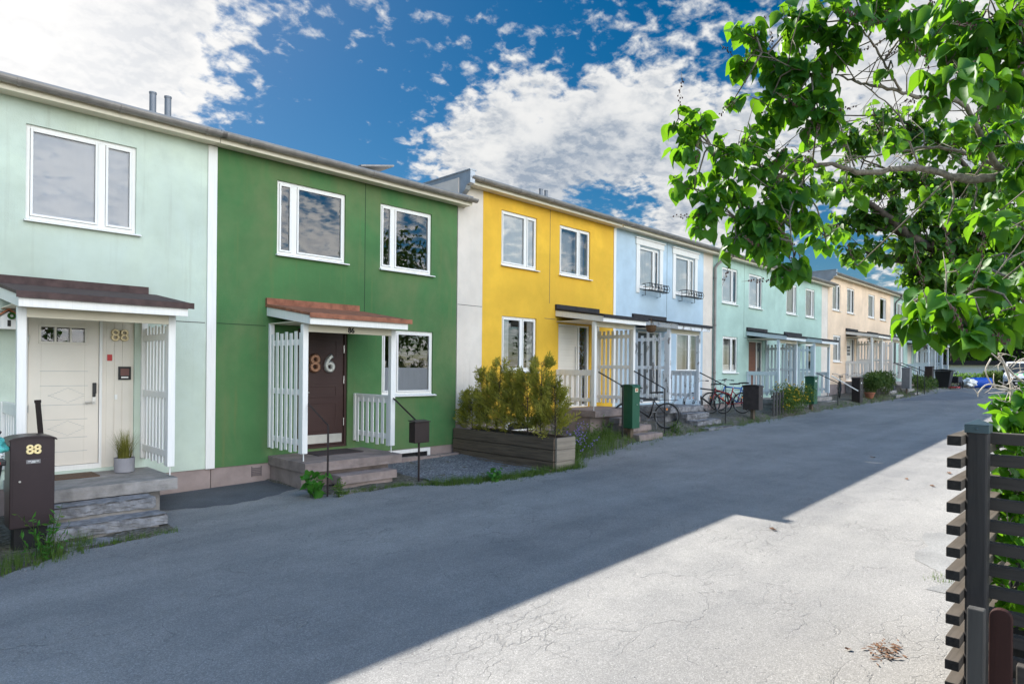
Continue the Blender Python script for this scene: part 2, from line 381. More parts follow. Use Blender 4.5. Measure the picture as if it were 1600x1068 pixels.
LILAC_CLUMPS=[(3.652, -10.091, 3.08, 0.103, 26), (3.563, -9.999, 3.021, 0.098, 22), (3.571, -9.865, 3.086, 0.089, 16), (3.664, -10.103, 2.893, 0.098, 22), (3.842, -10.0, 2.819, 0.104, 20), (3.834, -9.848, 2.814, 0.095, 16), (3.791, -10.091, 2.703, 0.113, 26), (2.905, -9.898, 3.218, 0.084, 18), (2.753, -10.172, 3.177, 0.109, 26), (2.723, -10.069, 3.115, 0.098, 22), (2.828, -9.246, 3.442, 0.109, 40), (2.938, -9.359, 3.487, 0.129, 55), (2.89, -9.525, 3.436, 0.123, 55), (2.94, -9.648, 3.45, 0.12, 45), (3.024, -9.734, 3.465, 0.107, 35), (2.847, -9.194, 3.35, 0.082, 24), (2.899, -9.319, 3.299, 0.129, 55), (2.896, -9.459, 3.268, 0.111, 48), (2.963, -9.528, 3.31, 0.097, 35), (2.899, -9.391, 3.136, 0.119, 48), (2.874, -9.508, 3.054, 0.109, 45), (2.87, -9.289, 3.141, 0.1, 26), (2.865, -9.499, 2.986, 0.06, 16), (2.817, -9.164, 3.204, 0.053, 9), (2.545, -9.028, 3.06, 0.073, 15), (2.614, -9.099, 3.019, 0.079, 22), (2.576, -9.059, 2.905, 0.079, 24), (2.655, -9.14, 2.892, 0.096, 32), (2.753, -9.241, 2.95, 0.096, 32), (2.705, -9.191, 2.78, 0.113, 45), (2.597, -9.08, 2.751, 0.096, 32), (2.666, -9.152, 2.667, 0.107, 40), (2.803, -9.292, 2.81, 0.107, 38), (2.822, -9.383, 2.699, 0.111, 46), (2.726, -9.285, 2.628, 0.116, 48), (2.754, -9.385, 2.549, 0.103, 42), (2.678, -9.236, 2.53, 0.078, 22), (2.627, -9.112, 2.596, 0.068, 15), (2.931, -9.424, 2.783, 0.096, 28), (2.881, -9.444, 2.616, 0.097, 32), (2.641, -9.484, 2.349, 0.088, 28), (2.667, -9.511, 2.414, 0.046, 8), (2.716, -9.346, 2.48, 0.065, 15), (3.054, -9.478, 2.555, 0.086, 20), (3.328, -9.472, 2.812, 0.11, 20), (3.054, -9.334, 2.931, 0.089, 20), (3.157, -9.44, 2.977, 0.077, 13), (2.887, -9.879, 3.341, 0.099, 30), (2.691, -10.037, 3.203, 0.111, 42), (2.723, -10.141, 3.155, 0.109, 42), (2.784, -10.204, 3.069, 0.109, 35), (2.701, -10.118, 3.035, 0.098, 32), (2.72, -9.995, 3.049, 0.082, 18), (2.588, -10.002, 2.914, 0.087, 22), (2.557, -10.114, 2.881, 0.094, 28), (2.644, -10.203, 2.872, 0.083, 24), (2.967, -9.818, 3.293, 0.077, 14), (3.035, -9.745, 3.224, 0.053, 7), (2.849, -10.127, 2.891, 0.068, 12), (3.527, -10.106, 2.93, 0.083, 12), (3.452, -10.029, 2.624, 0.094, 16), (3.553, -9.847, 2.64, 0.077, 8), (3.151, -10.151, 2.528, 0.089, 18), (3.385, -9.674, 3.024, 0.053, 6), (3.375, -9.664, 2.995, 0.048, 5), (3.745, -9.757, 2.813, 0.07, 8), (3.636, -9.931, 2.701, 0.071, 9), (2.271, -10.036, 2.128, 0.07, 17), (2.265, -10.101, 2.143, 0.079, 23), (2.325, -10.162, 2.106, 0.083, 24), (2.312, -10.078, 2.071, 0.081, 22), (2.439, -10.137, 2.203, 0.071, 17), (2.502, -10.2, 2.214, 0.079, 22), (2.403, -10.243, 2.107, 0.068, 18), (2.245, -10.152, 2.047, 0.062, 17), (2.637, -10.053, 2.272, 0.057, 10), (2.868, -10.147, 2.379, 0.077, 15), (2.774, -10.193, 2.328, 0.057, 10), (2.301, -9.995, 2.172, 0.04, 6), (3.917, -9.36, 2.542, 0.057, 6)]
FAR_LIMBS=[[(9.007, -10.57, 1.731, 0.1901), (8.559, -10.11, 2.612, 0.1457), (7.988, -9.667, 2.939, 0.106), (7.603, -9.416, 3.024, 0.0859), (7.227, -9.174, 3.082, 0.0725), (6.9, -8.982, 3.18, 0.0594), (6.754, -8.832, 3.356, 0.0446), (6.65, -8.725, 3.473, 0.0327), (6.503, -8.575, 3.608, 0.0208)], [(6.9, -8.982, 3.18, 0.0327), (6.846, -8.783, 3.288, 0.0242), (6.744, -8.535, 3.295, 0.0153)], [(7.988, -9.667, 2.939, 0.0561), (7.934, -9.469, 3.491, 0.0412), (7.665, -9.193, 4.058, 0.0285), (7.353, -8.873, 4.37, 0.019), (7.131, -8.645, 4.494, 0.0127)], [(8.559, -10.11, 2.612, 0.076), (8.546, -9.81, 3.61, 0.0523), (8.268, -9.525, 4.325, 0.0327), (8.038, -9.289, 4.583, 0.0163)], [(7.603, -9.416, 3.024, 0.0368), (7.461, -9.127, 3.525, 0.025), (7.198, -8.857, 3.833, 0.0156), (6.892, -8.543, 4.016, 0.0094)], [(7.227, -9.174, 3.082, 0.0272), (6.975, -8.915, 2.988, 0.0181), (6.764, -8.698, 3.015, 0.0091)]]
FAR_CLUMPS=[(6.733, -8.237, 4.489, 0.165, 30), (6.676, -8.322, 3.701, 0.187, 35), (6.804, -8.453, 4.171, 0.212, 50), (7.088, -8.601, 4.367, 0.241, 60), (7.309, -8.828, 4.307, 0.253, 70), (7.531, -9.055, 4.246, 0.266, 70), (7.873, -9.263, 4.349, 0.27, 70), (8.098, -9.494, 4.224, 0.283, 70), (8.108, -9.648, 3.874, 0.279, 80), (6.85, -8.5, 3.797, 0.225, 60), (7.068, -8.724, 3.769, 0.25, 60), (7.285, -8.947, 3.772, 0.237, 60), (7.384, -9.192, 3.684, 0.258, 80), (7.721, -9.394, 3.715, 0.262, 80), (6.615, -8.403, 3.367, 0.16, 28), (6.765, -8.556, 3.4, 0.172, 40), (6.845, -8.782, 3.409, 0.217, 50), (7.057, -8.999, 3.352, 0.242, 70), (7.267, -9.215, 3.355, 0.242, 80), (7.479, -9.432, 3.297, 0.254, 90), (7.69, -9.648, 3.239, 0.266, 90), (6.595, -8.525, 3.074, 0.109, 18), (6.763, -8.698, 3.076, 0.145, 32), (6.932, -8.871, 3.078, 0.181, 55), (7.101, -9.044, 2.99, 0.217, 80), (7.312, -9.261, 2.993, 0.242, 90), (7.523, -9.477, 2.905, 0.242, 90), (7.713, -9.672, 2.877, 0.254, 90), (7.133, -8.934, 2.822, 0.16, 45), (7.305, -9.11, 2.732, 0.209, 70), (7.52, -9.33, 2.704, 0.246, 90), (7.734, -9.55, 2.646, 0.258, 90), (8.357, -9.616, 4.718, 0.261, 60), (8.129, -9.382, 4.715, 0.196, 40), (7.992, -9.671, 2.347, 0.225, 60)]
VINE_TWIGS=[[(3.892, -10.194, 1.605, 0.0149), (3.777, -10.076, 1.782, 0.0119), (3.766, -10.064, 1.901, 0.0104), (3.734, -10.032, 2.019, 0.0089), (3.698, -9.995, 2.063, 0.0059)], [(3.766, -10.065, 1.877, 0.0074), (3.693, -9.99, 1.9, 0.0059), (3.662, -9.958, 1.864, 0.0045), (3.658, -9.954, 1.84, 0.003)], [(3.699, -9.996, 2.019, 0.0059), (3.682, -9.979, 1.959, 0.0045), (3.714, -10.011, 1.885, 0.0045), (3.766, -10.065, 1.871, 0.0059)], [(4.02, -10.182, 1.839, 0.0107), (3.786, -10.085, 1.931, 0.0089), (3.744, -10.043, 1.99, 0.0059), (3.692, -9.989, 2.054, 0.0045)], [(3.807, -10.107, 1.886, 0.0074), (3.745, -10.043, 1.865, 0.0045), (3.693, -9.99, 1.858, 0.003)], [(3.869, -10.171, 1.932, 0.0074), (3.67, -10.109, 1.96, 0.0043), (3.63, -10.069, 1.902, 0.0029), (3.6, -10.038, 1.916, 0.0029)], [(3.85, -10.15, 1.753, 0.0059), (3.787, -10.086, 1.827, 0.0045), (3.745, -10.044, 1.817, 0.003), (3.724, -10.022, 1.856, 0.003)], [(4.041, -10.203, 1.993, 0.0077), (3.933, -10.093, 2.022, 0.0061), (3.891, -10.049, 1.976, 0.0031)]]
VINE_CLUMPS=[(3.812, -10.041, 1.779, 0.066, 14), (3.872, -10.101, 1.749, 0.079, 16), (4.041, -10.06, 1.581, 0.095, 14), (3.996, -10.015, 1.612, 0.063, 8), (4.042, -10.062, 1.359, 0.095, 18), (4.01, -10.029, 1.2, 0.082, 12), (3.929, -10.088, 1.101, 0.092, 18), (3.898, -10.057, 0.917, 0.092, 18), (3.941, -10.101, 0.795, 0.08, 14), (3.808, -10.107, 1.842, 0.048, 6), (4.134, -10.012, 1.438, 0.078, 10)]
# ================================================================== the setting: ground, road, verge
EDGE = [(-15,-3.2),(0,-3.0),(1.0,-2.76),(1.8,-2.30),(2.76,-2.28),(2.80,-.03),(4.86,-.03),(4.95,-1.25),(5.1,-1.85),(6.25,-1.95),(6.8,-2.45),(7.9,-2.8),(9.5,-2.95),(10.2,-2.45),(11.8,-2.3),(13,-2.15),(18,-2.2),(26,-2.15),(34,-2.3),(38,-2.25),(44,-1.9),(60,-1.4)]
def edge_y(x):
    for (a, ya), (b, yb) in zip(EDGE, EDGE[1:]):
        if a <= x <= b: return ya + (yb-ya)*(x-a)/(b-a)
    return EDGE[-1][1]
def frange(a, b, st):
    n = int(round((b-a)/st)); return [a+(b-a)*i/n for i in range(n+1)]
def sheet(name, m, xs, yfun, nv, zfun, label=None):
    b = MB(); vs = []; fs = []
    for x in xs:
        y0, y1 = yfun(x)
        for j in range(nv+1):
            y = y0+(y1-y0)*j/nv; vs.append((x, y, zfun(x, y, j/nv)))
    w = nv+1
    for i in range(len(xs)-1):
        for j in range(nv):
            fs.append((i*w+j, (i+1)*w+j, (i+1)*w+j+1, i*w+j+1))
    b.add(vs, fs); o = b.build(name, m, smooth=True); tag(o, label, kind='structure'); return o
# large ground sheet out to the horizon
gx = [-1500,-400,-120,-40,-15,0,8,9,10,11,12,13,16,20,30,44,60,90,200,600,2000]
gy = [-1500,-400,-120,-40,-20,-12,-9,-6.2,-4,-2.3,-1.9,-1.5,0,10,40,120,400,1500]
b = MB(); vs = [(x, y, zg(x,y)-.07) for x in gx for y in gy]; w = len(gy)
b.add(vs, [(i*w+j,(i+1)*w+j,(i+1)*w+j+1,i*w+j+1) for i in range(len(gx)-1) for j in range(w-1)])
tag(b.build('ground', groundm, smooth=True), 'dull green and earth ground reaching to the horizon', kind='structure')
def jit(x): return .05*math.sin(x*5.1)+.04*math.sin(x*11.7+1)+.03*math.sin(x*23.3)
xs = sorted(set([round(x,3) for x in frange(-15,12,.12)] + [round(x,3) for x in frange(12,60,.4)] + [3.1,3.12]))
def road_y(x):
    e = edge_y(x); j = jit(x) if e < -.5 else 0
    return ((-14 if x < 3.11 else -9.93), e+j)
sheet('road', asph, xs, road_y, 26, lambda x,y,v: zg(x,y), 'old cracked grey asphalt lane between the row houses and the fence')
sheet('verge', vergem, xs, lambda x: (edge_y(x)+jit(x)-.06 if edge_y(x)<-.5 else -.1, .03), 14,
      lambda x,y,v: zg(x,y)+(-.035 if v == 0 else .014+.018*math.sin(7*x+3*y)*math.sin(5*y-2*x)) - (.05 if edge_y(x) > -.5 else 0), 'strip of earth and grit along the foot of the houses')
sheet('garden_ground', groundm, frange(3.12,60,.8), lambda x: (-40,-9.93), 20, lambda x,y,v: zg(x,y)+.012, 'garden earth behind the slatted fence')
sheet('gravel_bed', gravelm, frange(6.78,8.93,.06), lambda x: (max(edge_y(x)+.18,-2.75)+.05*math.sin(x*9), -.03), 24,
      lambda x,y,v: zg(x,y)+.022+.014*rnd.random(), 'blue grey gravel bed below the dark green house')
sheet('asphalt_patch', tarpatch, frange(33.2,44,.4), lambda x: (-2.9-2.0*math.sin(math.pi*(x-33.2)/10.8)-.01, -2.6), 10, lambda x,y,v: zg(x,y)+.004, 'smoother blue grey asphalt patch on the far lane')
sheet('asphalt_patch', speckle('dark_newer_asphalt',[(.06,.065,.075),(.075,.08,.09),(.085,.09,.10),(.11,.115,.125)],150,.4), frange(2.85,4.95,.1), lambda x: (-.95-.35*math.sin((x-2.85)*1.5)-.03*math.sin(x*17), -.02), 6, lambda x,y,v: zg(x,y)+.004, 'darker newer asphalt at the wall between the number 88 and number 86 steps')
sheet('asphalt_patch', concp, frange(6.6,11.4,.3), lambda x: (-9.75+.1*math.sin(3*x), -9.0+.25*math.sin(1.7*x)+.1*math.sin(6*x)), 6, lambda x,y,v: zg(x,y)+.004, 'pale concrete patch in the lane beside the fence')

# ================================================================== houses
GROUP_H = 'houses of the terrace'
def wall_part(h, X0, X1, zb, zt, holes, m, zr, depth=.22, back=8.6):
    b = MB()
    xs_ = sorted(set([X0, X1] + [v for q in holes for v in q[:2]])); zs_ = sorted(set([zb, zt] + [v for q in holes for v in q[2:4]]))
    for i in range(len(xs_)-1):
        for j in range(len(zs_)-1):
            cx, cz = (xs_[i]+xs_[i+1])/2, (zs_[j]+zs_[j+1])/2
            if any(q[0] < cx < q[1] and q[2] < cz < q[3] for q in holes): continue
            b.quad((xs_[i],0,zs_[j]),(xs_[i+1],0,zs_[j]),(xs_[i+1],0,zs_[j+1]),(xs_[i],0,zs_[j+1]))
    for x0,x1,z0,z1 in [q[:4] for q in holes]:
        b.quad((x0,0,z0),(x0,0,z1),(x0,depth,z1),(x0,depth,z0)); b.quad((x1,0,z0),(x1,depth,z0),(x1,depth,z1),(x1,0,z1))
        b.quad((x0,0,z1),(x1,0,z1),(x1,depth,z1),(x0,depth,z1)); b.quad((x0,0,z0),(x0,depth,z0),(x1,depth,z0),(x1,0,z0))
    a, c = X0, X1
    b.quad((a,0,zb),(a,0,zt),(a,back,zt),(a,back,zb)); b.quad((c,0,zb),(c,back,zb),(c,back,zt),(c,0,zt)); b.quad((a,back,zb),(a,back,zt),(c,back,zt),(c,back,zb))
    for z in (zb+.02, zt-.012): b.quad((a,0,z),(c,0,z),(c,back,z),(a,back,z))
    o = b.build('wall', m, h)
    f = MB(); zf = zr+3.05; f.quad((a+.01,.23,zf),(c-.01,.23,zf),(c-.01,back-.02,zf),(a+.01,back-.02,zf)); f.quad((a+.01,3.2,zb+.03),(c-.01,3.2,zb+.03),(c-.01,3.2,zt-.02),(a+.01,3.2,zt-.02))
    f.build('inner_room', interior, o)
    return o
def window_part(h, x0, x1, z0, z1, mulls=(), cur='none', casing=False, label=None, sillm=white, open_pane=None):
    b = MB(); fw = .048
    # outer frame sits back in the reveal
    ya, yb = .035, .10
    b.box(x0,x0+fw,ya,yb,z0,z1); b.box(x1-fw,x1,ya,yb,z0,z1); b.box(x0+fw,x1-fw,ya,yb,z1-fw,z1); b.box(x0+fw,x1-fw,ya,yb,z0,z0+fw)
    edges = [x0+fw]
    for mx, mw in mulls:
        b.box(mx-mw/2, mx+mw/2, ya, yb, z0+fw, z1-fw); edges += [mx-mw/2, mx+mw/2]
    edges.append(x1-fw)
    g = MB(); sw = .030
    for k in range(0, len(edges), 2):
        a, c = edges[k]+.004, edges[k+1]-.004; za, zc = z0+fw+.004, z1-fw-.004
        y0, y1 = .018, .072
        if open_pane == k//2:                                     # casement standing slightly open
            ang = R(9); 
            def rot(bx):
                out = MB(); out.box(*bx)
                ca, sa = math.cos(ang), math.sin(ang)
                return [(c+(v[0]-c)*ca, v[1]-(c-v[0])*sa, v[2]) for v in out.v], out.f
            for bx in ((a,a+sw,y0,y1,za,zc),(c-sw,c,y0,y1,za,zc),(a+sw,c-sw,y0,y1,zc-sw,zc),(a+sw,c-sw,y0,y1,za,za+sw)):
                v_, f_ = rot(bx); b.add(v_, f_)
            sa = math.sin(ang)
            g.quad((a+sw,.05-(c-a-sw)*sa,za+sw),(c-sw,.05-sw*sa,za+sw),(c-sw,.05-sw*sa,zc-sw),(a+sw,.05-(c-a-sw)*sa,zc-sw))
        else:
            b.box(a,a+sw,y0,y1,za,zc); b.box(c-sw,c,y0,y1,za,zc); b.box(a+sw,c-sw,y0,y1,zc-sw,zc); b.box(a+sw,c-sw,y0,y1,za,za+sw)
            g.quad((a+sw-.005,.045,za+sw-.005),(c-sw+.005,.045,za+sw-.005),(c-sw+.005,.045,zc-sw+.005),(a+sw-.005,.045,zc-sw+.005))
    o = b.build('window', white, h, bevel=.004)
    if label: o['label'] = label
    g.build('pane', glass, o)
    s = MB(); s.prism([(-.065,z0-.035),(-.065,z0-.02),(.05,z0+.012),(.05,z0-.02)], 'x', x0-.02, x1+.06); s.build('sill', sillm, o)
    def sheetc(xa, xb, za, zb_, m, y=.080, amp=.004, name='curtain', fr=38):
        q = MB(); n = max(4, int((xb-xa)/.02)); vs = []; fs = []
        for i in range(n+1):
            x = xa+(xb-xa)*i/n; yy = y+amp*math.sin(fr*x)+amp*.5*math.sin(fr*2.3*x+1)
            vs += [(x,yy,za),(x,yy,zb_)]
        for i in range(n): fs.append((2*i,2*i+2,2*i+3,2*i+1))
        q.add(vs, fs); return q.build(name, m, o, smooth=True)
    w = x1-x0
    if cur == 'full': sheetc(x0+.02, x1-.02, z0+.03, z1-.02, curtain)
    elif cur == 'left': sheetc(x0+.02, x0+w*.72, z0+.03, z1-.02, curtain); 
    elif cur == 'sides': sheetc(x0+.02, x0+w*.25, z0+.03, z1-.02, lace); sheetc(x0+w*.78, x1-.02, z0+.03, z1-.02, lace)
    elif cur == 'blind': sheetc(x0+.02, x1-.02, z0+.03, z1-.02, blind, .078, .001, 'blind')
    elif cur == 'half': sheetc(x0+.02, x1-.02, z0+.03, z0+(z1-z0)*.42, blind, .078, .001, 'frosted_film')
    elif cur == 'cafe': sheetc(x0+.02, x1-.02, z0+.03, z0+(z1-z0)*.22, curtain); sheetc(x0+.1, x1-.1, z0+.3, z1-.02, lace, .22)
    elif cur == 'lace': sheetc(x0+.02, x1-.02, z0+.03, z1-.02, lace, .2)
    if casing:
        k = MB(); cw = .17
        k.box(x0-cw, x0+.0, -.03, .012, z0-.16, z1+.02); k.box(x1, x1+cw, -.03, .012, z0-.05, z1+.02)
        k.box(x0-cw-.04, x1+cw+.04, -.045, .012, z1+.022, z1+.19); k.box(x0-cw-.07, x1+cw+.07, -.075, .012, z1+.192, z1+.235)
        k.build('casing', white, o, bevel=.006)
    return o
def eave_parts(h, X0, X1, zr, over_right=0.0, over_left=0.0, joints=1.15):
    z = zr+5.415
    s = MB(); s.box(X0-over_left, X1+over_right, -.24, -.003, z, z+.15); s.box(X0-over_left, X1+over_right, -.252, -.2395, z-.012, z+.10); s.build('eave_board', creamw, h)
    g = MB(); n = 9; r = .074; yc, zc = -.322, z+.125
    prof = [(yc+r*math.cos(math.pi+math.pi*i/n), zc+r*math.sin(math.pi+math.pi*i/n)) for i in range(n+1)]
    inner = [(yc+(r-.006)*math.cos(math.pi+math.pi*i/n), zc+(r-.006)*math.sin(math.pi+math.pi*i/n)) for i in range(n, -1, -1)]
    g.prism(prof+inner, 'x', X0-over_left-.02, X1+over_right+.06)
    x = X0+.4
    while x < X1+over_right:                                        # joints and brackets
        ring_ = [(yc+(r+.009)*math.cos(math.pi+math.pi*i/n), zc+(r+.009)*math.sin(math.pi+math.pi*i/n)) for i in range(n+1)]
        rin = [(yc+(r+.001)*math.cos(math.pi+math.pi*i/n), zc+(r+.001)*math.sin(math.pi+math.pi*i/n)) for i in range(n, -1, -1)]
        g.prism(ring_+rin, 'x', x, x+.045); x += joints
    g.prism([(yc+r*math.cos(math.pi+math.pi*i/n)*.97, zc+r*math.sin(math.pi+math.pi*i/n)*.97) for i in range(n+1)], 'x', X1+over_right+.052, X1+over_right+.064)
    g.build('gutter', gutterm, h)
    rf = MB(); rf.prism([(-.285,zr+5.573),(-.285,zr+5.60),(4.3,zr+5.86),(8.9,zr+5.60),(8.9,zr+5.573)], 'x', X0-over_left, X1+over_right)
    return rf.build('roof', roofm, h)
def vent_pipes(roof, pts, zb):
    for x, y, zt in pts:
        p = MB(); p.lathe([(.055,zb),(.055,zt),(.062,zt+.002),(.062,zt+.03),(.045,zt+.03)], x, y, 14); p.build('vent_pipe', roofm, roof, smooth=False)
def downpipe(h, X, zr, m, ztop):
    p = MB(); zb = zr+.1
    p.tube([(X+.30,-.315,zr+5.50),(X+.30,-.315,zr+5.38),(X+.22,-.25,zr+5.26),(X+.06,-.12,zr+5.10),(X,-.075,zr+4.98),(X,-.075,zr+4.6),(X,-.075,zb+.12),(X,-.16,zb)], .047, 12)
    for z in (4.6, 3.0, 1.4): p.tube([(X,-.075,zr+z),(X,-.075,zr+z+.06)], .054, 12)
    p.build('downpipe', m, h, smooth=True)

def porch(h, xa, xb, zr, roofmat, tall, paint, loose=False, roof_ext=0.0, verge=True, low_front=False):
    """tall: 'l' or 'r', the side with the tall trellis; the other side has the low railing"""
    zl = zr+.50; zf = zr+.60
    r = MB()
    r.prism([(-1.50,zr+2.735),(-1.50,zr+2.77),(-.0,zr+3.0),(-.0,zr+2.95)], 'x', xa-.05, xb+.12+roof_ext)
    r.box(xa-.05, xb+.0, -.06, -.001, zr+2.99, zr+3.095)
    r.prism([(-1.512,zr+2.70),(-1.512,zr+2.775),(-1.499,zr+2.778),(-1.499,zr+2.70)], 'x', xa-.055, xb+.125+roof_ext)
    pr = r.build('porch_roof', roofmat, h)
    f = MB(); f.box(xa-.03, xb+.06+roof_ext, -1.475, -1.445, zr+2.60, zr+2.733)
    for x in (xa-.03, xb+.03):
        f.prism([(-1.444,zr+2.60),(-1.444,zr+2.735),(-.004,zr+2.945),(-.004,zr+2.80)], 'x', x, x+.03)
    f.build('fascia', paint, pr, bevel=.004)
    bm = MB(); bm.box(xa+.02, xb-.0, -1.20, -1.12, zr+2.50, zr+2.62); bm.box(xa, xb, -1.44, -.01, zr+2.66, zr+2.672)
    bm.build('porch_beam', creamw, h)
    for x in (xa, xb-.09):
        p = MB(); p.box(x, x+.09, -1.205, -1.115, zf, zr+2.615); p.box(x+.037, x+.053, -1.17, -1.15, zl-.02, zf); p.build('porch_post', paint, h, bevel=.005)
        p = MB(); low = (x == xa) == (tall == 'r'); p.box(x+.005, x+.085, -.062, -.002, zf, zr+(1.47 if low else 2.66)); p.build('wall_post', paint, h, bevel=.004)
    def panel(x, out, z0, z1, rails, sw, gap, name):
        t = MB(); ys = -1.11; span = 1.04; n = int((span+gap)/(sw+gap)); pitch = (span-sw)/(n-1)
        for i in range(n):
            y = ys+i*pitch; dz = (.012*math.sin(i*3.1+xa) if not loose else .05*math.sin(i*2.7))
            t.box(x+(.028 if out > 0 else .004), x+(.044 if out > 0 else .022), y, y+sw, z0+dz, z1+dz)
        for zc in rails: t.box(x+(.0 if out > 0 else .023), x+(.027 if out > 0 else .05), -1.113, -.065, zc-.045, zc+.045)
        return t.build(name, paint, h, bevel=.003)
    xl, xr = xa+.02, xb-.07
    if tall == 'l':
        panel(xl, -1, zf, zr+2.50, (zf+.16, zf+.95, zr+2.34), *((.082,.062) if not loose else (.085,.082)), 'trellis'); panel(xr, -1, zf, zr+1.42, (zf+.15,), .08, .062, 'railing_slats')
        x = xr
    else:
        panel(xr, 1, zf, zr+2.50, (zf+.16, zf+.95, zr+2.34), .075, .062, 'trellis'); panel(xl, 1, zf, zr+1.42, (zf+.15,), .08, .062, 'railing_slats')
        x = xl
    q = MB(); q.box(x-.0, x+.055, -1.113, -.064, zr+1.425, zr+1.47); q.box(x+(.023 if tall=='l' else 0), x+(.05 if tall=='l' else .027), -1.113, -.065, zr+1.33, zr+1.424); q.build('handrail', paint, h, bevel=.003)
    return pr

def steps_thing(label, xa, xb, zr, sx0, sx1, n, m, gz, rough=.0, depth=.32, sm_=None, seed=1):
    y0 = -1.27
    s = thing('front_steps', ((sx0+sx1)/2, -1.4, gz), label, 'steps', 'front steps of the terrace')
    rr = random.Random(seed)
    def slab(name, x0, x1, ya, yb, z0, z1, mm, rgh):
        b = bmesh.new(); bmesh.ops.create_cube(b, size=1)
        for v in b.verts: v.co = Vector((x0 if v.co.x < 0 else x1, ya if v.co.y < 0 else yb, z0 if v.co.z < 0 else z1))
        if rgh:
            bmesh.ops.subdivide_edges(b, edges=b.edges[:], cuts=22, use_grid_fill=True)
            from mathutils import noise as mn
            for v in b.verts:
                p = v.co.copy(); q = Vector((p.x*4+seed*7.3, p.y*4, p.z*4)); ch = mn.fractal(q, .8, 2.2, 5); fine = mn.fractal(q*5, .9, 2.1, 4)
                edge = 1 if (p.y < ya+.02 and p.z > z1-.02) else 0
                if p.y < ya+.02: v.co.y += rgh*(.25+.5*ch+.22*fine) + edge*rgh*.7*max(0, ch+.25)
                if edge: v.co.z -= rgh*max(0, .25+ch)*.7
                v.co.z += rgh*.10*fine + rgh*.08*ch
                if abs(p.x-x0) < .01 or abs(p.x-x1) < .01: v.co.x += rgh*.35*ch
        me = bpy.data.meshes.new(name); b.to_mesh(me); b.free()
        for v in me.vertices: v.co -= s.location
        me.materials.append(mm); o = bpy.data.objects.new(name, me); COL.objects.link(o); o.parent = s
        if not rgh:
            bv = o.modifiers.new('bevel', 'BEVEL'); bv.width = .012; bv.segments = 2
        return o
    zl = zr+.457
    slab('landing', xa, xb+.06, y0, -.004, zl-.15, zl, m, .018 if rough else .008)
    slab('landing_base', xa+.03, xb-.1, y0+.18, -.004, gz-.25, zl-.152, m, 0)
    rise = (zl-gz-.02)/(n+0.0)
    for i in range(n):
        zt = zl-rise*(i+1) if n > 0 else gz
        zt = max(zt, gz+.02)
        slab('step', sx0-(.03*i), sx1+(.03*i), y0-depth*(i+1), y0-depth*i-.004, zt-.13 if i < n-1 else gz-.12, zt, sm_ or m, rough)
        if i < n-1: slab('step_base', sx0+.05, sx1-.05, y0-depth*(i+1)+.05, y0-depth*i-.006, gz-.2, zt-.132, m, 0)
    return s

def house(label, X0, X1, zr, wallm, wins, door=None, strip=None, over=(0,0), gz=0.0, plm=plinthm, seams=(), seamm=seam):
    """wins: (x0,x1,dz0,dz1,mulls,curtain,extra)"""
    h = thing('terraced_house', (X0, 0, zr), label, 'house', GROUP_H)
    holes = [(w[0], w[1], zr+w[2], zr+w[3]) for w in wins]
    if door: holes.append((door[0], door[1], zr+.50, zr+2.62))
    wx0, wx1 = X0, X1
    if strip: 
        if strip[0] == X0: wx0 = strip[1]
        else: wx1 = strip[0]
    wall_part(h, wx0+.002, wx1-.002, zr+.34, zr+5.55, holes, wallm, zr)
    if strip:
        s = MB(); s.box(strip[0]+.001, strip[1]-.001, -.001, 8.5, zr+.34, zr+5.55); s.build('white_wall_strip', strip[2], h)
    p = MB(); p.box(X0+.001, X1-.001, .018, .5, zr-.9, zr+.338); p.build('plinth', plm, h)
    for w in wins: window_part(h, w[0], w[1], zr+w[2], zr+w[3], w[4], w[5], **(w[6] if len(w) > 6 else {}))
    if seams:
        for a in seams:
            b = MB()
            if a[0] == 'v': b.box(a[1]-.006, a[1]+.006, -.003, .0, zr+a[2], zr+a[3])
            else: b.box(a[1], a[2], -.003, .0, zr+a[3]-.006, zr+a[3]+.006)
            b.build('wall_joint', seamm, h)
    rf = eave_parts(h, X0, X1, zr, over[1], over[0])
    return h, rf

U0, U1, L0, L1 = 3.86, 5.11, 1.42, 2.69
# ---------------------------------------------------------------- house 88, pale mint
h88, rf = house('pale mint house with number 88 and a dark brown porch roof at the left edge', -1.25, 3.99, 0, W_['mint'],
   [(1.60,2.90,U0,U1,((2.47,.09),),'blind',dict(open_pane=None))], (1.60,2.90), seams=(('h',3.12,3.88,2.625),('h',-1.2,1.55,2.625)))
tb = MB(); tb.box(3.90,4.04,-.028,-.002,.335,5.405); tb.build('trim_board', white, h88, bevel=.004)
vent_pipes(rf, [(3.70,2.0,6.72),(3.93,1.95,6.70)], 5.68)
porch(h88, 1.35, 3.06, 0, brownroof, 'r', white)
d = MB()                                                            # door frame and boarded side panel
d.box(1.60,1.645,.03,.14,.50,2.62); d.box(2.465,2.50,.03,.14,.50,2.62); d.box(1.645,2.465,.03,.14,2.575,2.62); d.box(1.645,2.465,.03,.14,.50,.57)
o = d.build('door_frame', white, h88, bevel=.003)
d = MB(); d.box(2.50,2.90,.05,.12,.50,2.62)
for x in (2.60,2.70,2.80): d.box(x-.047,x+.047,.043,.0505,.50,2.62)
d.build('side_panel', doorw, h88, bevel=.002)
d = MB(); x0,x1,z0,z1 = 1.65,2.46,.575,2.572
wx0,wx1,wz0,wz1 = 1.79,2.29,2.26,2.455
d.box(x0,wx0,.055,.11,z0,z1); d.box(wx1,x1,.055,.11,z0,z1); d.box(wx0,wx1,.055,.11,z0,wz0); d.box(wx0,wx1,.055,.11,wz1,z1)
for x in (wx0+.16, wx0+.335): d.box(x-.012,x+.012,.045,.11,wz0,wz1)
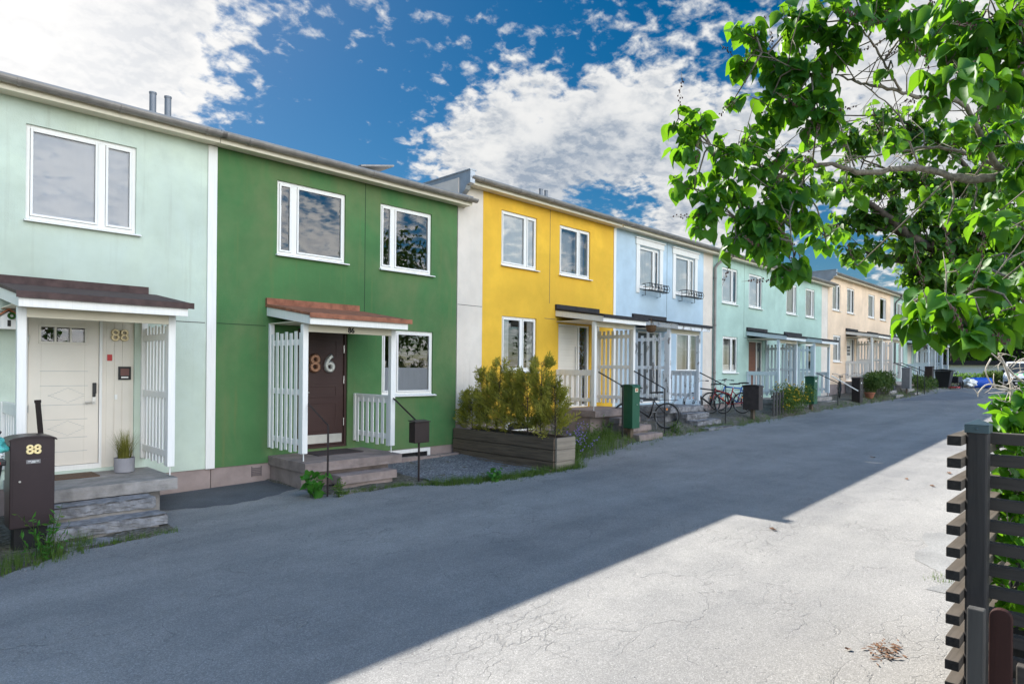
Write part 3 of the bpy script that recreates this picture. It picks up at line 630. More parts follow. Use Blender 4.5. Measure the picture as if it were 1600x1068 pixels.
for q in ((wx0-.03,wx1+.03,wz1,wz1+.03),(wx0-.03,wx1+.03,wz0-.03,wz0),(wx0-.03,wx0,wz0,wz1),(wx1,wx1+.03,wz0,wz1)): d.box(q[0],q[1],.040,.0545,q[2],q[3])
dr = d.build('door', doorw, h88, bevel=.003)
g = MB()                                                            # shallow pressed lines on the leaf
for z in (1.86,1.66,1.40,1.20,.95,.76): g.box(x0+.13,x1-.13,.0535,.0552,z-.004,z+.004)
for k in range(12):
    a = x0+.22+.035*k; 
    for s_ in (1,-1): 
        z = 1.53+s_*(.10-abs(k-6)*.017); g.box(a,a+.036,.0535,.0552,z-.003,z+.003)
        z = 1.08+s_*(.10-abs(k-6)*.017); g.box(a,a+.036,.0535,.0552,z-.003,z+.003)
g.build('pressed_line', simple('door_groove',(.50,.48,.44),.5), dr)
g = MB(); g.quad((wx0,.085,wz0),(wx1,.085,wz0),(wx1,.085,wz1),(wx0,.085,wz1)); g.build('glass', glass, dr)
g = MB(); g.box(2.385,2.425,.035,.055,1.50,1.56); g.box(2.385,2.43,.02,.055,1.55,1.70); g.build('keypad_lock', blackplastic, dr, bevel=.008)
g = MB(); g.box(2.385,2.425,.040,.055,1.40,1.50); g.tube([(2.405,.055,1.43),(2.405,.0,1.43),(2.29,.0,1.43)], .011, 10); g.build('handle', steel, dr)
for z in (2.28,1.36,.75):
    g = MB(); g.tube([(1.648,.045,z-.05),(1.648,.045,z+.05)], .010, 8); g.build('hinge', steel, dr)
sg = simple('champagne_numeral', (.62,.50,.30), .35, .5)
text('house_number', '88', .23, .012, sg, h88, (2.715+1.25, .028, 2.37), (R(90),0,0), .007)
g = MB(); g.box(2.56,2.62,.030,.0425,2.01,2.10); g.build('red_sign', redplastic, h88)
g = MB(); g.box(2.70,2.86,.022,.0425,1.74,1.93); o = g.build('notice_frame', blackplastic, h88)
g = MB(); g.box(2.725,2.835,.0195,.0218,1.80,1.90); g.build('notice_picture', simple('dim_notice',(.16,.07,.06),.3), o)
g = MB(); g.box(2.735,2.825,.0195,.0218,1.765,1.785); g.build('notice_caption', whiteplastic, o)
g = MB(); g.box(2.655,2.69,.03,.0425,1.46,1.53); g.build('doorbell', whiteplastic, h88)
# ---------------------------------------------------------------- house 86, dark green
h86, rf = house('dark green house with number 86 on its brown door and rust brown porch roof', 4.0, 9.05, 0, W_['green'],
   [(5.04,6.35,U0,U1,((5.36,.10),),'none',dict(open_pane=None)),(7.11,8.36,U0,U1,((7.42,.08),),'none'),(7.17,8.42,L0,L1,((7.50,.07),),'half')],
   (5.44,6.42), over=(0,.20), seams=(('v',6.77,2.75,5.41),('h',4.06,4.86,2.63)), seamm=darkgreen_seam)
pr86 = porch(h86, 4.90, 6.63, 0, rustroof, 'l', white)
d = MB(); d.box(5.44,5.485,.03,.14,.50,2.62); d.box(6.375,6.42,.03,.14,.50,2.62); d.box(5.485,6.375,.03,.14,2.575,2.62); d.box(5.485,6.375,.03,.14,.50,.545); d.build('door_frame', browndoor, h86, bevel=.003)
d = MB(); d.box(5.49,6.37,.06,.11,.55,2.572)
for za, zb in ((.80,1.32),(1.40,1.62),(2.10,2.46)):
    d.box(5.62,6.24,.052,.0605,za,za+.03); d.box(5.62,6.24,.052,.0605,zb-.03,zb); d.box(5.62,5.65,.052,.0605,za+.03,zb-.03); d.box(6.21,6.24,.052,.0605,za+.03,zb-.03)
dr = d.build('door', browndoor, h86, bevel=.003)
g = MB(); g.box(5.50,6.34,.050,.0595,.585,.74); g.build('kick_plate', simple('pale_brushed_kick_plate',(.72,.69,.62),.35,.6,var=.06,scale=14), dr)
g = MB(); g.box(5.535,5.565,.045,.06,1.40,1.54); g.tube([(5.55,.055,1.50),(5.55,.0,1.50),(5.66,.0,1.50)], .010, 10); g.build('handle', steel, dr)
for z in (2.28,1.72,.95):
    g = MB(); g.tube([(6.372,.045,z-.07),(6.372,.045,z+.07)], .011, 8); g.build('hinge', steel, dr)
text('door_numeral', '8', .42, .010, copper, h86, (5.78-4.0, .040, 2.00), (R(90),0,0), .024)
text('door_numeral', '6', .42, .010, silver, h86, (6.07-4.0, .040, 2.00), (R(90),0,0), .024)
g = MB(); g.box(5.66,5.83,-1.212,-1.2005,2.505,2.605); pl = g.build('number_plate', creamw, h86)
text('number_plate_digits', '86', .12, .002, blackm, h86, (5.74-4.0, -1.216, 2.55), (R(90),0,0), .004)
# basement window and vent grille in the plinth
g = MB(); g.box(7.10,8.36,-.02,.01,.255,.325); g.box(8.29,8.36,-.02,.01,.05,.254); g.box(7.10,7.16,-.02,.01,.05,.254); bw = g.build('basement_window', white, h86)
g = MB(); g.box(7.16,8.29,-.004,.012,.07,.253); g.build('basement_pane', blackplastic, bw)
g = MB()
for k in range(5): g.box(4.66,4.80,.004,.017,.145+.028*k,.162+.028*k)
g.box(4.645,4.655,.004,.017,.13,.30); g.box(4.805,4.815,.004,.017,.13,.30); g.build('vent_grille', simple('grille_grey',(.16,.13,.13),.6), h86)
g = MB(); g.box(8.25,8.85,2.5,3.1,5.7,6.55); ch = g.build('chimney', roofm, rf)
g = MB(); g.prism([(8.10,6.52),(9.0,6.72),(9.0,6.76),(8.10,6.56)], 'y', 2.25, 3.35); g.build('chimney_cap', gutterm, ch)

# ---------------------------------------------------------------- second block
Z2 = .475
def gable(h, X, zr, zlow):
    g = MB(); z = zr+5.55
    pts = [(-.36,z-.16),(-.36,z+.10),(9,z+.10),(9,zlow-.2),(.02,zlow-.2),(.02,z-.55),(-.02,z-.42),(-.12,z-.33),(-.20,z-.27),(-.235,z-.19)]
    g.prism(pts, 'x', X-.03, X+.10); g.prism([(-.37,z+.101),(-.37,z+.125),(9,z+.125),(9,z+.101)], 'x', X-.05, X+.14); return g.build('gable_flashing', flash, h)
hy, rf = house('bright yellow house with a pale cream end strip', 9.07, 14.80, Z2, W_['yellow'],
   [(10.38,11.59,U0,U1,((11.22,.07),),'full'),(12.44,13.69,U0,U1,((13.22,.07),),'lace'),(10.42,11.60,L0,L1,((11.10,.07),),'sides')],
   (12.42,13.70), (9.07,9.80,W_['cream']), over=(-.1,0), seams=(('v',12.07,3.1,5.41),('h',11.9,12.3,2.72),('v',11.9,2.72,2.73),('h',9.08,9.79,2.845)))
gable(hy, 9.12, Z2, 5.4); vent_pipes(rf, [(13.94,2.0,7.13),(14.17,2.0,7.13)], Z2+5.68)
porch(hy, 12.33, 14.05, Z2, blackroof, 'r', white)
d = MB(); d.box(12.42,12.46,.03,.14,Z2+.5,Z2+2.62); d.box(13.64,13.70,.03,.14,Z2+.5,Z2+2.62); d.box(12.46,13.64,.03,.14,Z2+2.575,Z2+2.62); d.box(12.46,13.64,.03,.14,Z2+.5,Z2+.56); d.box(13.26,13.31,.03,.14,Z2+.56,Z2+2.575); d.build('door_frame', white, hy, bevel=.003)
d = MB(); d.box(12.465,13.255,.06,.11,Z2+.565,Z2+2.57)
for k in range(13): d.box(12.50,13.22,.053,.0605,Z2+.66+.145*k,Z2+.66+.145*k+.128)
dr = d.build('door', doorw, hy, bevel=.003)
g = MB(); g.tube([(13.16,.06,Z2+1.45),(13.16,.02,Z2+1.45),(13.16,.02,Z2+2.05),(13.16,.06,Z2+2.05)], .011, 8); g.tube([(13.17,.06,Z2+1.32),(13.17,.0,Z2+1.32),(13.07,.0,Z2+1.32)], .011, 8); g.build('handle', steel, dr)
sd = MB(); sd.quad((13.31,.08,Z2+.56),(13.64,.08,Z2+.56),(13.64,.08,Z2+2.575),(13.31,.08,Z2+2.575)); sl = sd.build('sidelight', glass, hy)
sd = MB(); rr = random.Random(5)
for k in range(95):
    x = 13.32+rr.random()*.28; z = Z2+.6+rr.random()*1.9; s_ = .018+rr.random()*.03; sd.box(x,x+s_,.095+.0005*k,.0953+.0005*k,z,z+s_*1.2)
sd.build('sidelight_pattern', simple('pebble_grey',(.30,.31,.32),.4), sl)
tb = MB(); tb.box(14.745,14.855,-.022,-.002,Z2+.34,Z2+5.41); tb.build('trim_board', white, hy, bevel=.004)
g = MB(); g.box(10.55,11.55,-.02,.01,Z2+.02,Z2+.24); o = g.build('basement_window', white, hy); g = MB(); g.box(10.62,11.48,-.024,-.0205,Z2+.06,Z2+.20); g.build('basement_pane', blackplastic, o)

hb, rf = house('pale blue house with broad white window casings and flower racks', 14.86, 20.52, Z2, W_['blue'],
   [(16.02,17.12,U0+.02,U1-.02,((16.85,.07),),'left',dict(casing=True)),(18.05,19.26,U0+.02,U1-.02,((18.95,.07),),'full',dict(casing=True)),(18.16,19.55,L0,L1,((19.0,.07),),'lace')],
   (16.0,17.25), (19.86,20.52,W_['cream']), seams=(('v',17.56,2.9,5.41),))
porch(hb, 15.72, 17.46, Z2, blackroof, 'l', peeling, loose=True)
def plain_door(h, x0, x1, zr, m, glazed=None, side=None):
    d = MB(); xe = x1 if side is None else side
    d.box(x0,x0+.05,.03,.14,zr+.5,zr+2.62); d.box(x1-.05,x1,.03,.14,zr+.5,zr+2.62); d.box(x0+.05,x1-.05,.03,.14,zr+2.57,zr+2.62); d.box(x0+.05,x1-.05,.03,.14,zr+.5,zr+.55)
    if side: d.box(side,side+.06,.03,.14,zr+.55,zr+2.57)
    d.build('door_frame', white, h)
    a, c = x0+.052, (side if side else x1-.05)-.002
    d = MB(); d.box(a,c,.06,.11,zr+.552,zr+2.568)
    for k in range(9): d.box(a+.05,c-.05,.054,.0605,zr+.64+.2*k,zr+.64+.2*k+.185)
    dr = d.build('door', m, h)
    if glazed:
        gx0, gx1 = a+.22*(c-a), c-.22*(c-a); z0, z1 = zr+glazed[0], zr+glazed[1]
        g = MB(); g.box(gx0,gx1,.046,.0535,z0,z1); gg = g.build('door_pane', simple('dim_door_glass',(.05,.06,.06),.08,var=.05), dr)
        g = MB()
        for k in range(glazed[2]+1):
            z = z0+(z1-z0)*k/glazed[2]; g.box(gx0-.015,gx1+.015,.038,.0458,z-.014,z+.014)
        for x in (gx0-.015, (gx0+gx1)/2-.012, gx1-.01): g.box(x,x+.025,.036,.0378,z0,z1)
        g.build('glazing_bar', white, dr)
    g = MB(); g.tube([(c-.08,.055,zr+1.5),(c-.08,.0,zr+1.5),(c-.19,.0,zr+1.5)], .011, 8); g.build('handle', steel, dr)
    if side:
        g = MB(); g.box(side+.065,x1-.052,.06,.1,zr+.56,zr+2.565); q = g.build('side_pane', simple('dim_side_glass',(.05,.055,.06),.08,var=.05), h)
    return dr
plain_door(hb, 16.0, 17.25, Z2, simple('dark_teal_door',(.06,.065,.07),.45), None, 16.95)
g = MB(); g.lathe([(.05,.10),(.11,.12),(.14,.20),(.15,.29),(.12,.30),(.012,.31),(.01,.5)], 0, 0, 14)
for v in range(len(g.v)): g.v[v] = (g.v[v][0]+15.5, g.v[v][1]-.75, g.v[v][2]+Z2+2.42)
tag(g.build('hanging_basket', simple('brown_wicker',(.10,.055,.025),.9,var=.4,scale=40,bump=.8,bscale=90), None), 'round brown wicker basket hanging under the peeling porch fascia', 'basket')
downpipe(hb, 20.56, Z2, gutterm, 5.5)

hm1, rf = house('mint house with a red brown front door', 20.54, 25.74, Z2, W_['mintb'],
   [(21.2,22.40,U0,U1,((22.02,.07),),'left'),(23.35,24.53,U0,U1,((24.2,.07),),'left'),(21.29,22.45,L0,L1,((22.0,.07),),'cafe')],
   (23.38,24.60), seams=(('v',22.95,2.7,5.41),('h',22.95,23.2,2.7)))
porch(hm1, 23.2, 24.92, Z2, blackroof, 'r', greywhite)
plain_door(hm1, 23.38, 24.60, Z2, teakdoor, None, 24.12)
hm2, rf = house('mint house with a white glazed front door, beside the peach houses', 25.74, 31.76, Z2, W_['mintb'],
   [(26.88,28.02,U0,U1,((27.75,.07),),'left'),(29.0,30.12,U0,U1,((29.8,.07),),'full'),(29.05,30.15,L0,L1,((29.9,.07),),'sides')],
   (26.9,27.95), (30.97,31.76,W_['cream']), over=(0,.2))
porch(hm2, 26.7, 28.46, Z2, blackroof, 'l', greywhite)
plain_door(hm2, 26.9, 27.95, Z2, doorw, (1.0,2.3,4))
vent_pipes(rf, [(30.1,.5,6.94)], Z2+5.58)
Z3 = 1.02
hp1, rf = house('peach house with a white front door, first of the two peach ones', 31.78, 36.95, Z3, W_['peach'],
   [(32.4,33.5,U0,U1,((33.1,.08),),'left'),(34.5,35.63,U0,U1,((35.2,.08),),'left'),(32.55,33.66,L0,L1,((33.3,.08),),'left')],
   (34.5,35.75), over=(-.02,0))
gable(hp1, 31.80, Z3, Z2+5.5)
porch(hp1, 34.35, 36.08, Z3, blackroof, 'r', white); plain_door(hp1, 34.5, 35.75, Z3, doorw, (1.75,2.25,3), 35.35)
hp2, rf = house('peach house with a dark downpipe at its far corner', 36.95, 42.86, Z3, W_['peach'],
   [(37.97,39.15,U0,U1,((38.9,.08),),'left'),(40.1,41.35,U0,U1,((41.0,.08),),'none'),(40.2,41.3,L0,L1,((41.0,.08),),'none')],
   (38.0,39.05), (42.2,42.86,W_['cream']))
porch(hp2, 37.85, 39.6, Z3, blackroof, 'l', white); plain_door(hp2, 38.0, 39.05, Z3, doorw, (1.0,2.3,4))
downpipe(hp2, 42.95, Z3, simple('dark_downpipe',(.09,.08,.08),.5), 5.5)
hm3, rf = house('small mint house between the peach and the charcoal house', 42.88, 48.4, Z3, W_['mintb'],
   [(43.65,44.8,U0,U1,((44.4,.08),),'left'),(45.7,46.9,U0,U1,((46.55,.08),),'left'),(44.0,45.2,L0,L1,((44.9,.08),),'left')], (46.1,47.2))
porch(hm3, 45.9, 47.7, Z3, blackroof, 'r', greywhite); plain_door(hm3, 46.1, 47.2, Z3, doorw)
tb = MB(); tb.box(48.3,48.5,-.022,-.002,Z3+.34,Z3+5.41); tb.build('trim_board', white, hm3)
hd, rf = house('charcoal house at the far end of the terrace', 48.42, 54.2, Z3, W_['char'],
   [(50.2,51.3,U0,U1,((51.0,.08),),'none'),(52.3,53.4,U0,U1,((53.1,.08),),'none'),(52.4,53.5,L0,L1,((53.1,.08),),'none')], (49.8,50.9))
porch(hd, 49.6, 51.4, Z3, roofm, 'l', greywhite); plain_door(hd, 49.8, 50.9, Z3, blackplastic)
# ---------------------------------------------------------------- steps
s = steps_thing('broken grey stone steps up to the white door of number 88', 1.40, 3.02, 0, 1.55, 2.72, 3, concrete, -.05, .06, .33, stone, 3)
s = steps_thing('pinkish concrete steps up to the brown door of number 86', 4.92, 6.68, 0, 5.36, 6.42, 2, pinkconc, .02, .012, .30, None, 5)
for pts in ([(5.0,-1.15,1.40),(5.0,-1.80,1.08),(5.0,-1.80,.0)], [(6.59,-1.21,1.42),(6.615,-1.80,1.085)]):
    g = MB(); g.tube(pts, .017, 4); g.build('iron_handrail', brownm, s)
s = steps_thing('concrete steps beside the green mailbox, up to the yellow house', 12.3, 14.1, Z2+.04, 12.85, 13.75, 3, pinkconc, .42, .018, .30, None, 8)
g = MB(); g.tube([(14.0,-1.2,Z2+1.45),(14.0,-2.1,Z2+1.02),(14.0,-2.1,.4)], .017, 6); g.build('iron_handrail', blackm, s)
g = MB(); g.tube([(12.5,-1.2,Z2+1.42),(12.5,-1.9,Z2+1.1),(12.5,-1.9,.4)], .017, 6); g.build('iron_handrail', blackm, s)
s = steps_thing('rough crumbling stone steps under the peeling trellis of the blue house', 15.70, 17.5, Z2, 16.0, 17.3, 3, stone, .40, .07, .34, None, 9)
g = MB(); g.tube([(17.42,-1.2,Z2+1.42),(17.45,-2.0,Z2+1.05),(17.45,-2.0,.4)], .017, 6); g.build('iron_handrail', blackm, s)
s = steps_thing('grey steps up to the red brown door of the mint house', 23.2, 24.95, Z2, 23.6, 24.7, 2, concrete, .55, .02, .32, None, 12)
s = steps_thing('pale grey steps behind the green mailbox, up to the white glazed door', 26.7, 28.5, Z2, 27.0, 28.2, 2, concrete, .60, .02, .34, None, 13)
g = MB(); g.tube([(26.95,-1.2,Z2+1.42),(26.95,-2.0,Z2+1.05),(26.95,-2.0,.5)], .017, 6); g.build('iron_handrail', blackm, s)
g = MB(); g.tube([(28.5,-1.25,Z2+1.32),(29.1,-2.1,Z2+.70)], .022, 6); g.build('iron_handrail', white, s)
s = steps_thing('grey steps behind the fern, up to the first peach house', 34.35, 36.1, Z3, 34.7, 35.9, 3, concrete, .86, .02, .3, None, 15)
s = steps_thing('grey steps with two dark rails beside the grey mailbox', 37.9, 39.6, Z3, 38.2, 39.4, 3, concrete, .90, .02, .3, None, 16)
for x in (38.0, 39.5):
    g = MB(); g.tube([(x,-1.2,Z3+1.45),(x,-2.3,Z3+1.0),(x,-2.3,.8)], .022, 6); g.build('iron_handrail', blackm, s)
g = MB(); rr = random.Random(31)
kerb = thing('edging_blocks', (7.6,-.2,.05), 'low row of pinkish concrete blocks edging the basement window', 'edging')
for k in range(4): g = MB(); g.box(6.85+.52*k,7.35+.52*k,-.30,-.16,-.05,.20+.012*math.sin(k*2)); g.build('block', pinkconc, kerb, bevel=.012)
# ================================================================== street things
def arch_box(b, x0, x1, y0, y1, z0, z1, rise, axis='y', n=10):
    """box with a segmental arched top, extruded along axis"""
    if axis == 'y':
        pts = [(x0,z0),(x1,z0),(x1,z1)] + [((x0+x1)/2+(x1-x0)/2*math.cos(math.pi*i/n), z1+rise*math.sin(math.pi*i/n)) for i in range(1,n)] + [(x0,z1)]
        b.prism(pts, 'y', y0, y1)
    else:
        pts = [(y0,z0),(y1,z0),(y1,z1)] + [((y0+y1)/2+(y1-y0)/2*math.cos(math.pi*i/n), z1+rise*math.sin(math.pi*i/n)) for i in range(1,n)] + [(y0,z1)]
        b.prism(pts, 'x', x0, x1)
# --- number 88 pillar mailbox
m = thing('pillar_mailbox', (1.39,-1.95,zg(1.4,-1.9)), 'tall dark brown arched pillar mailbox with the number 88', 'mailbox', 'mailboxes along the terrace')
b = MB(); arch_box(b, 1.19, 1.585, -1.95, -1.62, .20, 1.135, .035); b.build('body', mbox88, m, bevel=.006)
b = MB(); arch_box(b, 1.175, 1.60, -1.965, -1.61, 1.128, 1.145, .04); 
b2 = MB(); n=10
top=[(1.3875+.213*math.cos(math.pi*i/n), 1.14+.042*math.sin(math.pi*i/n)) for i in range(n+1)]
bot=[(x,z-.016) for x,z in reversed(top)]
b2.prism(top+bot,'y',-1.975,-1.60); b2.build('lid', mbox88, m)
b = MB(); b.box(1.24,1.535,-1.88,-1.68,-.1,.198); b.build('stand', blackm, m)
b = MB(); b.box(1.215,1.56,-1.953,-1.9505,.30,.93); b.build('front_panel', mbox88, m, bevel=.001)
text('number', '88', .135, .0015, goldnum, m, (.005,-.006,1.03-m.location.z), (R(90),0,0), .006)
b = MB(); b.box(1.33,1.455,-1.9575,-1.9545,.885,.925); pl = b.build('name_plate', simple('dim_label',(.20,.19,.19),.4), m)
b = MB()
for k,(a,c) in enumerate(((1.345,1.372),(1.378,1.412),(1.418,1.44))): b.box(a,c,-1.9592,-1.9577,.907,.913)
b.box(1.372,1.41,-1.9592,-1.9577,.893,.899); b.build('name_lettering', whiteplastic, pl)
b = MB(); b.tube([(1.275,-1.953,.70),(1.275,-1.966,.70)], .011, 12); b.build('lock', steel, m)
# handrail leaning behind it
s = thing('leaning_board', (1.50,-1.33,.46), 'narrow dark brown board leaning behind the number 88 mailbox', 'board')
b = MB(); b.tube([(1.62,-1.31,.47),(1.54,-1.265,1.52)], .028, 4); b.tube([(1.541,-1.264,1.50),(1.54,-1.265,1.535)], .034, 4); b.build('board', brownm, s)
# --- wheelie bin at the left edge
w = thing('wheelie_bin', (.72,-2.0,zg(.7,-2)), 'dark wheelie bin heaped with bags at the left edge of the picture', 'bin')
b = MB()
for (xa,xb,ya,yb,z0),(xc,xd,yc,yd,z1) in [((.50,.98,-2.25,-1.75,.06),(.46,1.09,-2.32,-1.70,.98))]:
    b.add([(xa,ya,z0),(xb,ya,z0),(xb,yb,z0),(xa,yb,z0),(xc,yc,z1),(xd,yc,z1),(xd,yd,z1),(xc,yd,z1)], [(3,2,1,0),(0,1,5,4),(1,2,6,5),(2,3,7,6),(3,0,4,7),(4,5,6,7)])
b.build('body', blackplastic, w, bevel=.02)
b = MB(); b.box(.44,1.11,-2.34,-1.68,.93,.985); b.build('rim', blackplastic, w, bevel=.012)
b = MB(); b.box(.85,1.06,-2.344,-2.3405,.945,.972); rs = b.build('red_sticker', redplastic, w)
b = MB(); b.box(.95,1.02,-2.347,-2.3445,.953,.964); b.build('sticker_label', whiteplastic, rs)
b = MB()
for x in (.56,.94): b.ring((x,-1.78,.11), .085, (0,1,0), (0,0,1), .024, 20, 6)
b.build('wheel', rubber, w)
def blob(name, c, r, m, seed=1, sub=4, amp=.18):
    bm = bmesh.new(); bmesh.ops.create_icosphere(bm, subdivisions=sub, radius=1)
    for v in bm.verts:
        p = v.co.copy(); k = 1+amp*(math.sin(p.x*5+seed)*math.sin(p.y*6+seed*2)+.6*math.sin(p.z*9+p.x*7+seed)+.4*math.sin(p.x*17+p.y*13))
        v.co = Vector((c[0]+p.x*r[0]*k, c[1]+p.y*r[1]*k, c[2]+p.z*r[2]*k))
    me = bpy.data.meshes.new(name); bm.to_mesh(me); bm.free(); me.materials.append(m)
    me.polygons.foreach_set('use_smooth',[True]*len(me.polygons))
    o = bpy.data.objects.new(name, me); COL.objects.link(o); return o
tag(blob('rubbish_bag', (.93,-2.0,1.08), (.22,.26,.13), turq, 3), 'turquoise plastic bag on top of the wheelie bin', 'bag')
tag(blob('rubbish_bag', (1.02,-2.12,1.02), (.09,.12,.055), whiteplastic, 8), 'small white plastic bag under the turquoise one', 'bag')
b = MB(); b.tube([(.78,-1.75,1.22),(.93,-1.80,1.27),(1.08,-1.86,1.36)], .022, 8); b.tube([(.80,-1.75,1.10),(1.07,-1.84,1.20),(1.09,-1.85,1.25)], .05, 8)
tag(b.build('umbrella_handle', blackplastic), 'black handle of something stuck in the wheelie bin', 'handle')
# --- birdhouse on the wall of 88
bh = thing('birdhouse', (1.40,-.12,2.40), 'small white house ornament with an orange roof and green wreath on a shelf', 'ornament')
b = MB(); b.box(1.15,1.52,-.22,-.003,2.395,2.41); b.build('shelf', white, bh)
b = MB(); b.prism([(1.33,2.411),(1.50,2.411),(1.50,2.55),(1.415,2.62),(1.33,2.55)], 'y', -.17, -.03); b.build('body', white, bh)
b = MB(); b.prism([(1.30,2.545),(1.415,2.64),(1.53,2.545),(1.535,2.56),(1.415,2.66),(1.295,2.56)], 'y', -.19, -.02); b.build('roof', simple('orange_roof',(.42,.14,.06),.7), bh)
b = MB(); b.box(1.40,1.435,-.175,-.1705,2.43,2.51); b.build('door', blackplastic, bh)
b = MB(); b.ring((1.44,-.20,2.565), .032, (1,0,0), (0,0,1), .014, 16, 6); b.build('wreath', bright_leaf, bh)
# --- pot with grass, doormats
def blades(n, c, r0, h, spread, wd, seed, droop=.35):
    rr = random.Random(seed); vs = []; fs = []
    for _ in range(n):
        a = rr.random()*6.283; q = r0*math.sqrt(rr.random()); hh = h*(.55+.45*rr.random()); sp = spread*rr.random()
        bx, by = c[0]+q*math.cos(a), c[1]+q*math.sin(a); d = a+rr.uniform(-.8,.8)
        px_, py_ = math.cos(d+1.57)*wd/2, math.sin(d+1.57)*wd/2
        k = len(vs)
        for t in (0,.4,.75,1):
            o = sp*(t**1.7); z = c[2]+hh*(t-droop*sp/h*t*t*.5); w = (1-t*.93)
            x, y = bx+o*math.cos(d), by+o*math.sin(d)
            vs += [(x-px_*w,y-py_*w,z),(x+px_*w,y+py_*w,z)]
        for i in range(3): fs.append((k+2*i,k+2*i+1,k+2*i+3,k+2*i+2))
    return vs, fs
def shade_attr(o, seed=0, per=1):
    """one random value per leaf/blade (real variation of the foliage, not light)"""
    me = o.data; rr = random.Random(seed)
    at = me.attributes.new('shade', 'FLOAT', 'FACE'); n = len(me.polygons); vals = []
    while len(vals) < n: vals += [rr.random()]*per
    at.data.foreach_set('value', vals[:n])
    return o
p = thing('potted_grass', (2.70,-.30,.458), 'grey round pot of tall olive grass beside the white door of 88', 'plant pot')
b = MB(); b.lathe([(.105,.459),(.125,.465),(.128,.66),(.116,.66),(.112,.62)], 2.70, -.30, 24); b.build('pot', potm, p, smooth=False)
b = MB(); b.add(*blades(260, (2.70,-.30,.62), .075, .46, .20, .008, 3)); shade_attr(b.build('grass', dry_grass, p), 3, 3)
b = MB(); b.box(1.62,2.36,-.50,-.08,.4575,.475); tag(b.build('doormat', mat_mat, bevel=.004), 'brown doormat in front of the white door of number 88', 'doormat')
b = MB(); b.box(5.50,6.38,-.62,-.06,.4575,.470); tag(b.build('doormat', simple('dark_mat',(.055,.04,.04),.95,bump=.6,bscale=200), None), 'dark doormat in front of the brown door of number 86', 'doormat')
# --- number 86 mailbox
g0 = zg(6.62,-1.95)
m = thing('post_mailbox', (6.62,-1.90,g0), 'brown box mailbox on a thin post over the gravel bed', 'mailbox', 'mailboxes along the terrace')
b = MB(); b.box(6.47,6.77,-1.99,-1.82,.715,1.055); b.build('body', brownm, m, bevel=.008)
b = MB(); b.prism([(-2.01,1.056),(-1.81,1.072),(-1.81,1.086),(-2.01,1.07)], 'x', 6.46, 6.78); b.build('lid', brownm, m, bevel=.003)
b = MB(); b.tube([(6.62,-1.90,g0-.1),(6.62,-1.90,.714)], .018, 8); b.build('post', brownm, m)
# --- other mailboxes
def pillar(label, x, y, w, d, z0, z1, mt, legw, axis='y', num=None, plate=None):
    g_ = zg(x,y); m = thing('pillar_mailbox' if legw > .1 else 'post_mailbox', (x,y,g_), label, 'mailbox', 'mailboxes along the terrace')
    b = MB(); arch_box(b, x-w/2, x+w/2, y-d/2, y+d/2, z0, z1-.04, .04, axis); b.build('body', mt, m, bevel=.006)
    b = MB(); n = 10
    if axis == 'y':
        top = [(x+(w/2+.02)*math.cos(math.pi*i/n), z1-.035+.055*math.sin(math.pi*i/n)) for i in range(n+1)]; b.prism(top+[(u,v-.022) for u,v in reversed(top)], 'y', y-d/2-.025, y+d/2+.01)
    else:
        top = [(y+(d/2+.02)*math.cos(math.pi*i/n), z1-.035+.055*math.sin(math.pi*i/n)) for i in range(n+1)]; b.prism(top+[(u,v-.022) for u,v in reversed(top)], 'x', x-w/2-.03, x+w/2+.01)
    b.build('lid', mt, m)
    b = MB(); b.box(x-legw/2,x+legw/2,y-legw*.35,y+legw*.35,g_-.2,z0); b.build('post', oldwood if legw < .16 else mt, m)
    b = MB(); b.tube([(x+.02,y-d/2-.0,(z0+z1)/2+.05),(x+.02,y-d/2-.014,(z0+z1)/2+.05)], .013, 10); b.build('lock', steel, m)
    if num:
        b = MB(); b.box(x-.05,x+.07,y-d/2-.004,y-d/2-.001,z1-.16,z1-.07); q = b.build('number_plate', creamw, m)
        text('number', num, .085, .001, simple('orange_numeral',(.45,.13,.03),.5), m, (.01,-d/2-.006,z1-.115-g_), (R(90),0,0), .003)
    if plate:
        b = MB(); b.box(x-.06,x+.05,y-d/2-.004,y-d/2-.001,plate-.03,plate+.03); b.build('name_plate', whiteplastic, m)
    return m
pillar('dark green pillar mailbox with number 84 at the yellow house steps', 12.75, -1.95, .30, .30, .60, 1.60, greenm, .12, 'x', '84')
pillar('dark brown rural mailbox on a short wooden post beside the bicycles', 19.25, -2.0, .30, .50, .78, 1.52, simple('weathered_brown_box',(.045,.033,.030),.6,var=.3), .13, 'x')
pillar('rounded dark green mailbox in front of the white glazed door', 24.1, -2.0, .34, .32, .80, 1.78, greenm, .14, 'x', None, 1.62)
pillar('tall black pillar mailbox between the mint and the peach house', 29.5, -1.95, .40, .32, .62, 1.72, brownm, .30, 'y', None, 1.5)
pillar('light grey mailbox on a post in front of the far peach house', 37.2, -2.0, .40, .36, 1.15, 2.2, greym, .07, 'y')
pillar('black pillar mailbox in front of the far mint house', 44.0, -1.6, .42, .36, 1.05, 2.32, brownm, .30, 'y')

